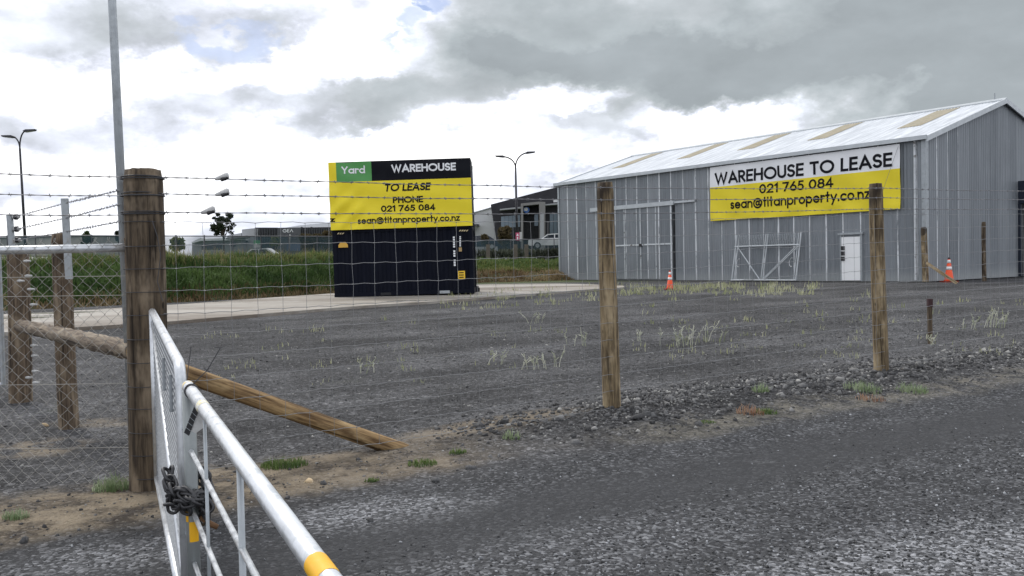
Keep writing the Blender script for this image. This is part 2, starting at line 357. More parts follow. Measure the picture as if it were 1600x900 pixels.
yard = t.add(t.add(t.mul(t.math('POWER', chip, 5.0), .13), t.mul(fine, .016)), t.sstep(nB, .3, .7, .032, .056)); trk = t.noise(t.comb(t.mul(U, .12), t.mul(Vv, .8), 0), 1.0, 5, .6); yard = t.mul(yard, t.sstep(trk, .35, .65, .72, 1.25)); big = t.sep(t.voro(P, 21, 'Color'))[2]; yard = t.add(yard, t.mul(t.math('POWER', big, 9.0), .10)); yard = t.mul(yard, t.sstep(nD, .35, .65, .75, 1.2)); yard = t.mul(yard, t.sstep(nA, .3, .7, .8, 1.2))
road = t.add(t.add(t.mul(t.math('POWER', chip, 4.0), .14), t.mul(fine, .020)), t.sstep(nB, .3, .7, .029, .052))
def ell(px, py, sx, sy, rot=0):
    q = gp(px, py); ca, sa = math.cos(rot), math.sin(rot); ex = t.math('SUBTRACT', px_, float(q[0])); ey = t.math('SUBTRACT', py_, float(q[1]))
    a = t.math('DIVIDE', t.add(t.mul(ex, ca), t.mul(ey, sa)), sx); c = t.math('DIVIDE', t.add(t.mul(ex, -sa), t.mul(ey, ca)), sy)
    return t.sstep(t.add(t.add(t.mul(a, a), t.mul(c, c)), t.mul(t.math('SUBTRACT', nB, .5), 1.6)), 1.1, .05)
worn_sheen = t.add(t.add(t.mul(ell(600, 800, .75, .42, .3), .62), t.mul(ell(190, 870, .6, .4, .2), .5)), t.add(t.mul(ell(1480, 890, 1.6, .7, .45), .8), t.mul(ell(1190, 722, .13, .05), .5)))  # pale ellipses: worn chips, plus wet sky sheen painted into the colour
worn_sheen = t.math('ADD', worn_sheen, t.mul(ell(900, 850, 1.3, .5, .4), .25), clamp=True)
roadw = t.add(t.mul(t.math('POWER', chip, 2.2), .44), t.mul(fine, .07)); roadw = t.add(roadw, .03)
road = t.add(t.mul(road, t.math('SUBTRACT', 1.0, worn_sheen)), t.mul(roadw, worn_sheen))
smooth = t.sstep(t.math('ABSOLUTE', t.math('SUBTRACT', Vv, 2.0)), .55, .15); road = t.add(t.mul(road, t.math('SUBTRACT', 1.0, t.mul(smooth, .7))), t.mul(t.mul(smooth, .7), .060))
nW = t.add(t.mul(t.math('SUBTRACT', nA, .5), 1.0), t.mul(t.math('SUBTRACT', nB, .5), .5))
isroad = t.sstep(t.add(Vv, nW), .85, 1.25)
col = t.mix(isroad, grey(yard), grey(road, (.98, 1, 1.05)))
dirtc = t.mix(t.sstep(nB, .35, .65), (.10, .08, .06), (.34, .28, .20)); dirtc = t.mix(t.mul(t.sstep(chip, .6, 1), .5), dirtc, (.34, .29, .22)); dirtc = t.mix(t.sstep(nC, .55, .75), dirtc, (.075, .058, .045))
vd = t.add(Vv, t.mul(nW, .7))
dm = t.mul(t.mul(t.sstep(vd, -.55, -.05), t.sstep(vd, .95, .6)), t.sstep(t.add(U, t.mul(nW, 2.6)), 3.4, .6))
dm2 = t.add(ell(60, 700, .55, .5), t.mul(ell(170, 660, .75, .3), .7)); dm2 = t.mul(t.math('ADD', dm2, 0, clamp=True), t.sstep(nB, .42, .58))
dm = t.math('ADD', dm, t.mul(dm2, .75), clamp=True)
dm = t.math('ADD', dm, t.mul(ell(770, 660, 1.1, .4, .5), .75), clamp=True)
col = t.mix(t.mul(t.mul(dm, t.sstep(t.add(nB, t.mul(nA, .4)), .52, .72, .55, 1.0)), .93), col, dirtc)
pale = t.mul(t.mul(t.mul(t.sstep(vd, .45, .75), t.sstep(vd, 1.25, .95)), t.sstep(U, 2.6, 4.2)), t.sstep(nB, .36, .6))
col = t.mix(t.mul(pale, .75), col, t.mix(chip, (.12, .112, .092), (.26, .24, .20)))
moss = t.mul(t.sstep(nA, .60, .74), t.mul(t.sstep(Vv, -1.5, -5), .35)); col = t.mix(moss, col, (.085, .095, .05))
far = t.sstep(py_, 46, 54); col = t.mix(far, col, t.mix(nA, (.06, .09, .03), (.12, .13, .06)))
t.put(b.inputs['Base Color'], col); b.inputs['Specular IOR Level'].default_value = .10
t.put(b.inputs['Roughness'], t.add(.82, t.mul(worn_sheen, -.25)))
h = t.add(t.add(t.mul(t.math('SUBTRACT', 1.0, chipd), .6), t.mul(fine, .3)), t.mul(nC, .8)); t.l.new(t.bump(h, 1.0, .018), b.inputs['Normal']); M_GROUND = m
zone = np.where(cv > .95+wob, 0, np.where(cv > -.7+wob, 1, 2)); zone[(cen[:, 1] > 20) | (cen[:, 0] < -14) | (cen[:, 0] > 22)] = 2; zone[(cv > .95) & (cen[:, 1] < 20)] = 0
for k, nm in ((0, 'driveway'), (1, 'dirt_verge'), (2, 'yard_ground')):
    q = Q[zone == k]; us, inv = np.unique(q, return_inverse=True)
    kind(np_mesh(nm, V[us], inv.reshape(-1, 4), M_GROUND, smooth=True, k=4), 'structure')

# stones
def rocks(pts, size, flat=.6):
    n = len(pts); base = np.array([(x, y, z) for z in (-1, 1) for x, y in ((-1, -1), (1, -1), (1, 1), (-1, 1))], float)
    v = base[None]*rng.uniform(.35, 1, (n, 8, 3))*rng.uniform(.6, 1.25, (n, 1, 3)); v[:, 4:, :2] *= rng.uniform(.15, .8, (n, 1, 1)); v[:, :, 2] *= flat
    a = rng.uniform(0, 6.28, n); tx = rng.normal(0, .45, n); c, s = np.cos(a), np.sin(a); c2, s2 = np.cos(tx), np.sin(tx)
    y2 = v[:, :, 1]*c2[:, None]-v[:, :, 2]*s2[:, None]; z2 = v[:, :, 1]*s2[:, None]+v[:, :, 2]*c2[:, None]; x2 = v[:, :, 0]
    R = np.stack([x2*c[:, None]-y2*s[:, None], x2*s[:, None]+y2*c[:, None], z2], -1)*np.asarray(size)[:, None, None]*.62
    R = R+np.asarray(pts)[:, None, :]; fq = np.array([(3, 2, 1, 0), (4, 5, 6, 7), (0, 1, 5, 4), (1, 2, 6, 5), (2, 3, 7, 6), (3, 0, 4, 7)])
    return R.reshape(-1, 3), (fq[None]+8*np.arange(n)[:, None, None]).reshape(-1, 4)
def stonemat(name, stops, rough=.7):
    m, t, b = newmat(name); gg = t.n.new('ShaderNodeNewGeometry'); t.put(b.inputs['Base Color'], t.mix(.25, t.ramp(gg.outputs['Random Per Island'], stops), t.ramp(t.noise(t.pos(), 60, 3), [(.3, .03), (.7, .22)])))
    b.inputs['Roughness'].default_value = rough; b.inputs['Specular IOR Level'].default_value = .25; return m
M_STONE = stonemat('crushed_basalt', [(0, (.014, .014, .015)), (.40, (.045, .045, .047)), (.70, (.12, .12, .122)), (.92, (.24, .237, .23)), (1, (.50, .49, .46))])
M_CHIP = stonemat('road_chip', [(0, (.012, .013, .014)), (.55, (.034, .036, .040)), (.80, (.16, .167, .18)), (1, (.52, .535, .56))], .5)
def scatter(n, u0, u1, v0, v1, fn=None):
    u = rng.uniform(u0, u1, n); v = rng.uniform(v0, v1, n)
    if fn is not None: k = rng.uniform(0, 1, n) < fn(u, v); u, v = u[k], v[k]
    x = S0[0]+u*FD[0]+v*FN[0]; y = S0[1]+u*FD[1]+v*FN[1]; return x, y
def place(x, y, s, sink=.15): return np.stack([x, y, g(x, y)+s*(.25-sink)], -1)
x, y = scatter(32000, 2.2, 14, -1.3, 1.1, lambda u, v: np.exp(-((v+.02-.1*np.sin(u*2))/.52)**2)*np.clip((u-2.2)/1.6, .1, 1)*(.75+.25*np.sin(u*3.1)))
s = rng.lognormal(math.log(.028), .45, len(x)); s = np.clip(s, .014, .10)
A1 = rocks(place(x, y, s), s)
kind(np_mesh('crushed_stone', A1[0], A1[1], M_STONE, k=4), 'stuff')
x, y = scatter(46000, -3.5, 9, 1.0, 5.3, lambda u, v: np.clip(.25+(v-2.2)*.5, .12, 1)*(1-.75*np.exp(-((v-1.9)/.45)**2)))
k = y > 1.5; x, y = x[k], y[k]; s = rng.uniform(.007, .019, len(x)); A1 = rocks(place(x, y, s, .1), s, .7)
kind(np_mesh('road_chippings', A1[0], A1[1], M_CHIP, k=4), 'stuff')
x, y = scatter(60000, -5, 18, -15, .9, lambda u, v: np.clip(1+v/14, .15, 1)); s = np.clip(rng.lognormal(math.log(.011), .45, len(x)), .005, .04)*np.clip(.8+y/22, 1, 1.5); A1 = rocks(place(x, y, s), s)
kind(np_mesh('yard_gravel', A1[0], A1[1], M_STONE, k=4), 'stuff')

# grass blades / tufts -------------------------------------------------
def blades(P, L, lean, wd, seg=2, up=None):
    n = len(P); a = rng.uniform(0, 6.283, n); dx = np.stack([np.cos(a), np.sin(a), 0*a], -1); px2 = np.stack([-np.sin(a), np.cos(a), 0*a], -1)
    L = np.asarray(L)[:, None]; wd = np.broadcast_to(wd, (n,))[:, None]; ln = np.asarray(lean)[:, None]
    p0 = P-px2*wd; p1 = P+px2*wd; mid = P+np.array([0, 0, 1.0])*L*.55+dx*L*ln*.25; q0 = mid-px2*wd*.7; q1 = mid+px2*wd*.7; tip = P+np.array([0, 0, 1.0])*L*np.sqrt(np.clip(1-ln**2, .1, 1))+dx*L*ln
    V = np.stack([p0, p1, q1, q0, tip], 1).reshape(-1, 3); i = 5*np.arange(n)[:, None]
    F = np.concatenate([i+np.array([0, 1, 2]), i+np.array([0, 2, 3]), i+np.array([3, 2, 4])]); return V, F
def tuft(name, label, cat, px, py, rad, hgt, n, mat, group, wd=.004, lean=.5):
    c = gp(px, py); r = rad*np.sqrt(rng.uniform(0, 1, n)); a = rng.uniform(0, 6.283, n); x = c[0]+r*np.cos(a); y = c[1]+r*np.sin(a)*.8
    V, F = blades(np.stack([x, y, g(x, y)-.005], -1), rng.uniform(.4, 1.05, n)*hgt*(1-.4*r/rad), np.clip(rng.normal(lean, .2, n), 0, .95), wd)
    return tag(np_mesh(name, V, F, mat, M=Tr(c)), label, cat, group)
def stems(name, label, px, py, rad, hgt, n, group):
    c = gp(px, py); mb = MB()
    for i in range(n):
        x = c[0]+random.gauss(0, rad*.5); y = c[1]+random.gauss(0, rad*.4); z = float(g(x, y))-.01; h = hgt*random.uniform(.45, 1); lx, ly = random.gauss(0, .30*h), random.gauss(0, .30*h)
        mb.tube([(x, y, z), (x+lx*.3, y+ly*.3, z+h*.5), (x+lx, y+ly, z+h)], [.0065, .0055, .004], 3)
        for j in range(6):
            f = random.uniform(.4, 1); q = np.array([x+lx*f, y+ly*f, z+h*f]); e = np.array([random.gauss(0, .022), random.gauss(0, .022), random.uniform(.01, .05)]); mb.tube([q, q+e*.6, q+e*1.1], [.003, .006, .002], 3)
    return tag(mb.build(name, M_WEED, M=Tr(c), world=True), label, 'weed', group)
# ------------------------------------------------------------------ concrete slab and grass bank
m, t, b = newmat('wet_concrete'); v = t.pos(); r_ = t.scale(v, (.10, .42, 1)); n1_ = t.noise(r_, .9, 8, .72); n2_ = t.noise(v, 3, 5, .7)
c = t.mix(t.sstep(n1_, .36, .64), (.15, .122, .095), (.38, .355, .315)); c = t.mix(t.mul(t.sstep(n2_, .5, .75), .5), c, (.20, .17, .14))  # pale streaks put wet sheen into the concrete colour
jx = t.math('MODULO', t.add(t.add(t.mul(t.sep(v)[0], .6), t.mul(t.sep(v)[1], -.8)), 90), 5.0); c = t.mix(t.mul(t.sstep(jx, .06, .02), .7), c, (.10, .09, .08))
t.put(b.inputs['Base Color'], c); t.put(b.inputs['Roughness'], t.sstep(t.noise(r_, 1.7, 5, .6), .57, .63, .8, .14)); b.inputs['Specular IOR Level'].default_value = .45; M_SLAB = m
sl_px = [(-140, 536), (120, 517), (262, 508), (400, 496), (520, 485.5), (640, 477), (745, 469.5), (860, 460), (972, 452), (975, 448.5), (870, 445.5), (765, 446.5), (640, 452), (500, 463), (300, 478), (60, 493), (-140, 503)]
pts = [gp(a, c) for a, c in sl_px]; sx_ = []
for i in range(len(pts)):
    for f in (0, .34, .67):
        q = lerp(pts[i], pts[(i+1) % len(pts)], f); q[0] += random.uniform(-.07, .07); q[1] += random.uniform(-.07, .07); sx_.append(q)
mb = MB(); mb.prism([(q[0], q[1], float(g(q[0], q[1]))-.05) for q in sx_], (0, 0, .13)); kind(mb.build('concrete_pavement', M_SLAB), 'structure')
SLZ = .32+.075
M_SOIL = simple('bank_soil', (.045, .06, .02), .9, 0, .3, 2, c2=(.10, .075, .045), c2sc=.8)
bpx = [(-260, 498, 400), (60, 483, 399.5), (200, 476, 398), (300, 471.5, 398), (420, 465, 396), (520, 458.5, 394), (640, 450, 398), (745, 442, 403), (820, 440, 404), (900, 438, 404), (1010, 436, 404)]
bank = []
for px, pb, pt in bpx:
    q = gp(px, pb); outd = np.array([q[0]-0, q[1], 0]); outd /= np.linalg.norm(outd); wdt = 4.2 if px < 600 else 6.5
    p2 = q+outd*wdt; zt = at(px, pt, p2[1])[2]-.28; bank.append((q, outd, wdt, zt))
NB = 8; gv = []; NS = 12
def bankpt(s, h):                       # s along 0..1, h across 0..1.6
    f = s*(len(bank)-1); i = min(int(f), len(bank)-2); f -= i
    q = lerp(bank[i][0], bank[i+1][0], f); o = lerp(bank[i][1], bank[i+1][1], f); wd = lerp(bank[i][2], bank[i+1][2], f); zt = float(lerp(bank[i][3], bank[i+1][3], f))
    p = q+o*wd*h; hh = min(h, 1.0); prof = 1-(1-hh)**2.2
    if h > 1: prof = 1-(h-1)*.15
    z0 = float(g(q[0], q[1]))-.05
    return np.array([p[0], p[1], z0+(zt-z0)*prof+.06*math.sin(s*60+h*5)*hh])
SS = 120; HH = [0, .12, .25, .4, .55, .7, .85, 1, 1.25, 1.6, 2.2]
mb = MB(); mb.v = [tuple(bankpt(i/SS, h)) for i in range(SS+1) for h in HH]; k = len(HH)
mb.f = [(i*k+j, (i+1)*k+j, (i+1)*k+j+1, i*k+j+1) for i in range(SS) for j in range(k-1)]
kind(mb.build('embankment_terrain', M_SOIL, smooth=True), 'structure')
def bank_blades(name, n, s0, s1, h0, h1, L0, L1, mat, wd, pw=1, clump=True):
    ss = rng.uniform(s0, s1, n); hh = h0+(h1-h0)*rng.uniform(0, 1, n)**pw
    P = np.array([bankpt(a, c) for a, c in zip(ss, hh)]); cl_ = .55+.75*(.5+.5*np.sin(P[:, 0]*2.3+np.sin(P[:, 1]*1.9)*2)*np.cos(P[:, 0]*.9+hh*9))
    V, F = blades(P-np.array([0, 0, .03]), rng.uniform(L0, L1, n)*cl_, np.clip(rng.normal(.5, .25, n), 0, .95), wd)
    kind(np_mesh(name, V, F, mat), 'stuff')
bank_blades('bank_grass', 34000, 0, .58, 0.05, 1.15, .18, .44, M_GRASS, .022)
bank_blades('seeding_grass', 5000, 0, .58, .55, 1.12, .35, .62, M_GRASSY, .012)
bank_blades('low_bank_grass', 13000, .56, 1, .28, 1.15, .15, .40, M_GRASSY, .028)
bank_blades('low_green_grass', 9000, .56, 1, .40, 1.15, .15, .42, M_GRASS, .028)
bank_blades('dead_stalks', 1600, 0, .58, .5, 1.1, .45, .85, M_STRAW, .006)
bank_blades('straw_grass', 5000, 0, .58, -.05, .16, .12, .35, M_STRAW, .02)
bank_blades('dry_grass', 7000, .58, 1, -.08, .36, .08, .3, M_STRAW, .03)

# ------------------------------------------------------------------ stroke lettering (geometric sans)
def arc(cx, cy, rx, ry, a0, a1, n=14): return [(cx+rx*math.cos(math.radians(a0+(a1-a0)*i/n)), cy+ry*math.sin(math.radians(a0+(a1-a0)*i/n))) for i in range(n+1)]
def ring(cx, cy, rx, ry): return arc(cx, cy, rx, ry, 0, 360, 24)
GL = {
 'A': (.78, [[(0, 0), (.39, 1), (.78, 0)], [(.13, .3), (.65, .3)]]), 'E': (.46, [[(.46, 1), (0, 1), (0, 0), (.46, 0)], [(0, .52), (.42, .52)]]),
 'H': (.64, [[(0, 1), (0, 0)], [(.64, 1), (.64, 0)], [(0, .52), (.64, .52)]]), 'L': (.42, [[(0, 1), (0, 0), (.42, 0)]]), 'T': (.58, [[(0, 1), (.58, 1)], [(.29, 1), (.29, 0)]]),
 'O': (1.0, [ring(.5, .5, .5, .5)]), 'N': (.68, [[(0, 0), (0, 1), (.68, 0), (.68, 1)]]), 'P': (.50, [[(0, 0), (0, 1), (.24, 1)]+arc(.24, .74, .26, .26, 90, -90)+[(0, .48)]]),
 'R': (.52, [[(0, 0), (0, 1), (.24, 1)]+arc(.24, .74, .26, .26, 90, -90)+[(0, .48)], [(.2, .48), (.52, 0)]]),
 'S': (.52, [arc(.26, .75, .24, .25, 35, 270)+arc(.26, .25, .26, .25, 90, -150)[1:]]), 'U': (.62, [[(0, 1), (0, .31)]+arc(.31, .31, .31, .31, 180, 360)+[(.62, 1)]]),
 'W': (1.1, [[(0, 1), (.29, 0), (.55, .95), (.81, 0), (1.1, 1)]]), 'Y': (.66, [[(0, 1), (.33, .45), (.66, 1)], [(.33, .45), (.33, 0)]]),
 'G': (1.0, [arc(.5, .5, .5, .5, 45, 350, 22)+[(1.0, .47), (.58, .47)]]), '^': (.78, [[(0, 0), (.39, 1), (.78, 0)]]),
 'a': (.62, [ring(.31, .31, .31, .31), [(.62, .64), (.62, 0)]]), 'r': (.3, [[(0, .64), (0, 0)], arc(.22, .40, .22, .22, 180, 55, 8)]), 'd': (.62, [ring(.31, .31, .31, .31), [(.62, 1.05), (.62, 0)]]),
 's': (.36, [arc(.18, .47, .16, .16, 35, 270)+arc(.18, .16, .18, .16, 90, -150)[1:]]), 'e': (.62, [[(.02, .32), (.62, .32)]+arc(.31, .31, .31, .31, 2, 318, 20)]),
 'n': (.52, [[(0, .64), (0, 0)], arc(.26, .36, .26, .26, 180, 0)+[(.52, 0)]]), '@': (1.05, [arc(.52, .38, .52, .52, -55, 290, 26), ring(.50, .38, .2, .22), [(.73, .6), (.70, .28)]+arc(.84, .30, .14, .14, 190, 330, 6)]),
 't': (.3, [[(.15, .95), (.15, 0)], [(0, .64), (.3, .64)]]), 'i': (.02, [[(.01, .64), (.01, 0)], [(.01, .90), (.01, .93)]]), 'p': (.62, [ring(.31, .31, .31, .31), [(0, .64), (0, -.36)]]), 'o': (.62, [ring(.31, .31, .31, .31)]),
 'y': (.54, [[(0, .64), (.27, .02)], [(.54, .64), (.12, -.36)]]), 'z': (.44, [[(0, .62), (.42, .62), (0, 0), (.44, 0)]]), 'c': (.52, [arc(.31, .31, .31, .31, 48, 312, 18)]), '.': (.02, [[(.01, 0), (.01, .03)]]),
 '0': (.58, [ring(.29, .5, .29, .5)]), '1': (.2, [[(0, .82), (.2, 1), (.2, 0)]]), '2': (.54, [arc(.27, .72, .26, .28, 170, -32)+[(0, 0), (.54, 0)]]), '4': (.58, [[(.42, 0), (.42, 1), (0, .27), (.58, .27)]]),
 '5': (.52, [[(.5, 1), (.15, 1), (.08, .56)]+arc(.24, .31, .28, .31, 115, -140)]), '6': (.58, [ring(.29, .3, .29, .3), [(.05, .44), (.42, 1)]]), '7': (.54, [[(0, 1), (.54, 1), (.14, 0)]]), '8': (.54, [ring(.27, .76, .22, .24), ring(.27, .27, .27, .27)])}
def lettering(mb, text, x0, x1, zb, cap, surf, th=.155, off=.010, slant=0, slope=0):
    """text on a surface: surf(x, z, off) -> local point"""
    gap = .26; adv = []; x = 0
    for ch in text:
        adv.append(x); x += .38+gap*.2 if ch == ' ' else GL[ch][0]+gap
    tot = x-gap; k = (x1-x0)/(tot*cap); cnt = 0
    for ch, a in zip(text, adv):
        if ch == ' ': continue
        for st in GL[ch][1]:
            P = np.array([p for i, p in enumerate(st) if i == 0 or math.dist(p, st[i-1]) > 1e-6], float); closed = np.allclose(P[0], P[-1])
            if closed: P = P[:-1]
            P[:, 1] = th/2+P[:, 1]*(1-th); n = len(P); Lf, Rt = [], []
            if not closed:
                d0 = P[0]-P[1]; P[0] += d0/np.linalg.norm(d0)*th*.5; d1 = P[-1]-P[-2]; P[-1] += d1/np.linalg.norm(d1)*th*.5
            for i in range(n):
                pr = P[i-1] if (closed or i > 0) else None; nx_ = P[(i+1) % n] if (closed or i < n-1) else None
                ds = [v/np.linalg.norm(v) for v in ([P[i]-pr] if pr is not None else [])+([nx_-P[i]] if nx_ is not None else [])]
                ns = [np.array([-v[1], v[0]]) for v in ds]; mm = sum(ns); mm = mm/np.linalg.norm(mm); sc_ = min(1/max(mm@ns[0], .25), 2.2)
                Lf.append(P[i]+mm*th/2*sc_); Rt.append(P[i]-mm*th/2*sc_)
            o = off+.0006*(cnt % 5); cnt += 1; i0 = len(mb.v)
            for q in [v for pr in zip(Lf, Rt) for v in pr]:
                xx = x0+(a+q[0]+slant*q[1])*cap*k; zz = zb+q[1]*cap+slope*(xx-x0); mb.v.append(tuple(surf(xx, zz, o)))
            for i in range(n if closed else n-1):
                j = (i+1) % n; mb.f.append((i0+2*i, i0+2*i+1, i0+2*j+1, i0+2*j))
    return mb

# ------------------------------------------------------------------ the shed
TH, SL_, SW, HE, HR = .94, 23.6, 12.9, 5.83, 7.86
B1 = np.array([16.88, 37.0, .362]); xd = np.array([math.cos(TH), -math.sin(TH), 0]); yd = np.array([math.sin(TH), math.cos(TH), 0]); B0 = B1-xd*SL_
SM = frame(B0, xd)
shed = thing('corrugated_shed', 'long grey galvanised iron shed with gable roof, white door and lease banner', 'shed', SM)
def on_plane(px, py, o, n):
    dd = ray(px, py); n = np.array(n); return EYE+dd*(((np.array(o)-EYE)@n)/(dd@n))
def front(px, py): q = on_plane(px, py, B0, yd)-B0; return q@xd, q[2]
def gable(px, py): q = on_plane(px, py, B1, xd)-B0; return q@yd, q[2]
def corr(mb, p0, ax, n_ax, length, ztop, z0=0.0, pitch=.152, amp=.011, sub=6):
    n = int(length/pitch*sub); i0 = len(mb.v)
    for i in range(n+1):
        u = length*i/n; o = amp*math.sin(2*math.pi*u/pitch); q = np.array(p0)+np.array(ax)*u+np.array(n_ax)*o
        mb.v += [(q[0], q[1], z0), (q[0], q[1], ztop(u))]
        if i: a = i0+2*i; mb.f.append((a-2, a, a+1, a-1))
MF = MB(); corr(MF, (0, 0, 0), (1, 0, 0), (0, -1, 0), SL_, lambda u: HE); wf = MF.build('front_wall', M_WALLX, shed)
def gz(u): return HE+(HR-HE)*(1-abs(u-SW/2)/(SW/2))
MG = MB(); corr(MG, (SL_, 0, 0), (0, 1, 0), (1, 0, 0), SW, gz); MG.build('gable_wall', M_WALLY, shed)
MG = MB(); corr(MG, (0, 0, 0), (0, 1, 0), (-1, 0, 0), SW, gz, sub=4); MG.build('gable_wall', M_WALLY, shed)
MG = MB(); corr(MG, (0, SW, 0), (1, 0, 0), (0, 1, 0), SL_, lambda u: HE, sub=4); MG.build('rear_wall', M_WALLX, shed)
sl = (HR-HE)/(SW/2)
def roofz(y): return HE+.05+sl*(y if y < SW/2 else SW-y)
def roof_sheet(x0, x1, ya, yb, lift, amp=.011, pitch=.152):
    mb = MB(); n = max(2, int((x1-x0)/pitch*5)); i0 = 0
    for i in range(n+1):
        x = x0+(x1-x0)*i/n; o = amp*math.sin(2*math.pi*x/pitch)+lift
        mb.v += [(x, ya, roofz(ya)+o), (x, yb, roofz(yb)+o)]
        if i: a = 2*i; mb.f.append((a-2, a, a+1, a-1))
    return mb
rf = roof_sheet(-.16, SL_+.16, -.16, SW/2, 0).build('roof', M_ROOF, shed); roof_sheet(-.16, SL_+.16, SW+.16, SW/2, 0).build('roof', M_ROOF, shed)
# skylight strips: corners measured along the roof plane
rn = np.array(yd)*(-sl)+np.array([0, 0, 1.0])
def roofpt(px, py): q = on_plane(px, py, B0+np.array([0, 0, HE+.05]), rn)-B0; return q@xd, q@yd
for (a0, b0_), (a1, b1_) in (((955, 264), (1024, 243)), ((1044, 251), (1128, 230)), ((1140, 237), (1229, 214)), ((1254, 221), (1344, 195.5)), ((1398, 202), (1490, 174))):
    xa, ya = roofpt(a0, b0_); xb, yb = roofpt(a1, b1_); xm = (xa+xb)/2
    roof_sheet(xm-.55, xm+.55, max(.5, ya), SW/2-.25, .014).build('skylight_panel', M_SKYL, rf)
mb = MB(); mb.tube([(-.17, SW/2, HR+.06), (SL_+.17, SW/2, HR+.06)], .09, 8); mb.build('ridge_cap', M_FLASH, rf)
mb = MB(); mb.box(-.18, SL_+.18, -.24, -.17, HE-.08, HE+.09); mb.build('gutter', M_FLASH, shed)
for x in (-.17, SL_+.13):
    for ya, yb in ((-.2, SW/2), (SW+.2, SW/2)):
        mb = MB(); mb.prism([(x, ya, roofz(ya)-.16), (x, yb, roofz(yb)-.16), (x, yb, roofz(yb)+.06), (x, ya, roofz(ya)+.06)], (.06, 0, 0)); mb.build('barge_flashing', M_FLASH, shed)
mb = MB(); mb.box(SL_-.16, SL_+.035, -.035, -.016, 0, HE-.09); mb.box(SL_+.016, SL_+.035, -.016, .16, 0, HE-.02); mb.build('corner_flashing', M_GALVD, shed)
mb = MB(); mb.box(-.035, .12, -.035, -.016, 0, HE-.09); mb.build('corner_flashing', M_GALVD, shed)
mb = MB(); fx = front(1431, 300)[0]; mb.tube([(fx, -.06, .05), (fx, -.06, HE-.08)], .05, 8); mb.build('downpipe', M_TRIMW, shed)
# big sliding door
xa, xb = front(942, 400)[0], front(1053, 400)[0]; zt = front(1050, 320)[1]; x_l = front(925, 329)[0]; x_r = front(1088, 316)[0]; xm2 = front(1052, 322)[0]
sd = MB(); corr(sd, (xa, -.07, 0), (1, 0, 0), (0, -1, 0), xb-xa, lambda u: zt-.02, z0=.06); sd = sd.build('sliding_door', M_WALLX, shed)
mb = MB(); mb.box(x_l, xm2+.15, -.16, -.05, zt-.02, zt+.20); mb.box(xm2+.15, x_r, -.13, -.05, zt+.06, zt+.16); mb.build('door_track', M_FLASH, sd)
for px, w_ in ((946, .06), (978, .055), (1003, .06), (1027, .05), (1051, .10)):
    x = front(px, 400)[0]; mb = MB(); mb.box(x-w_/2, x+w_/2, -.098, -.083, .06, zt-.03); mb.build('door_batten', M_TRIMW, sd)
z = front(1003, 382.5)[1]; mb = MB(); mb.box(xa, xb, -.112, -.1, z-.04, z+.04); mb.build('door_rail', M_TRIMW, sd)
x = front(1003, 383)[0]; mb = MB(); mb.box(x-.1, x+.1, -.15, -.113, z-.1, z+.06); mb.build('latch', M_DARKP, sd)
mb = MB(); mb.box(xb+.06, xb+.11, -.06, -.02, 0, zt); mb.build('door_gap_shade', M_DARK, shed)  # near-black strip painting the shade in the gap beside the door
# white personnel door
xa, zb_ = front(1317, 438.5); xb, z2 = front(1345, 369.5)
wd_ = MB().box(xa, xb, -.075, -.03, .03, z2).build('door', M_DOORW, shed)
mb = MB(); mb.box(xa-.09, xa-.012, -.06, -.018, .0, z2+.10); mb.box(xb+.012, xb+.09, -.06, -.018, 0, z2+.10); mb.box(xa-.16, xb+.16, -.12, -.018, z2+.102, z2+.18); mb.build('door_frame', M_GALVD, wd_)
for zz in (.62, .52, .42): mb = MB(); mb.box(xa-.02, xa+.16, -.11, -.077, zz*z2*1.2-.08, zz*z2*1.2+.10); mb.build('lock', M_DARKP, wd_)
# gable end opening: near-black panel painted for its unlit interior, hood above
ya, zz1 = gable(1590, 283); _, zz0 = gable(1590, 318)
mb = MB(); mb.box(SL_+.02, SL_+.55, ya, SW-.25, zz0, zz1); hd = mb.build('roller_door_hood', M_BLUEDK, shed)
mb = MB(); mb.box(SL_+.02, SL_+.07, ya+.08, SW-.35, .02, zz0-.01); mb.build('painted_dark_opening', M_DARK, shed)
mb = MB(); mb.box(SL_+.02, SL_+.14, ya-.02, ya+.07, .02, zz0-.01); mb.build('door_post', M_BLUEDK, shed)
mb = MB(); mb.tube([(SL_-.35, SW/2, HR+.05), (SL_-.35, SW/2, HR+.42)], .03, 6); mb.build('vent_pipe', M_GALVD, rf)
kind(MB().box(-.4, SL_+.5, -.42, -.04, -.32, -.004).build('foundation_kerb', simple('dark_footing', (.055, .055, .052), .9, 0, .3, 3), M=SM), 'structure')

# banner on shed
tl = front(1112, 262); trr = front(1408, 225); br = front(1410, 327); bl = front(1113, 345.5)
bx0, bx1 = (tl[0]+bl[0])/2, (trr[0]+br[0])/2; bz0, bz1 = (bl[1]+br[1])/2, (tl[1]+trr[1])/2; zs = (front(1113, 291)[1]+front(1409, 266)[1])/2
def bsurf(x, z, off=0):
    f = (x-bx0)/(bx1-bx0); e = (z-bz0)/(bz1-bz0)
    dsp = .022*math.sin(f*23+e*3)*(.3+.7*(1-e))+.016*math.sin((f*3+e*1.2)*9)+.03*math.exp(-((e-.03)/.07)**2)*math.sin(f*34)
    return (x, -.13-dsp-off, z+.008*math.sin(f*9)*(1-e))
ban = thing('lease_banner', 'white and yellow warehouse to lease banner fixed high on the grey shed', 'banner', SM)
def cloth(x0, x1, z0, z1, sf, nx=80, nz=14):
    mb = MB(); mb.v = [tuple(sf(x0+(x1-x0)*i/nx, z0+(z1-z0)*j/nz)) for i in range(nx+1) for j in range(nz+1)]; k = nz+1
    mb.f = [(i*k+j, (i+1)*k+j, (i+1)*k+j+1, i*k+j+1) for i in range(nx) for j in range(nz)]; return mb
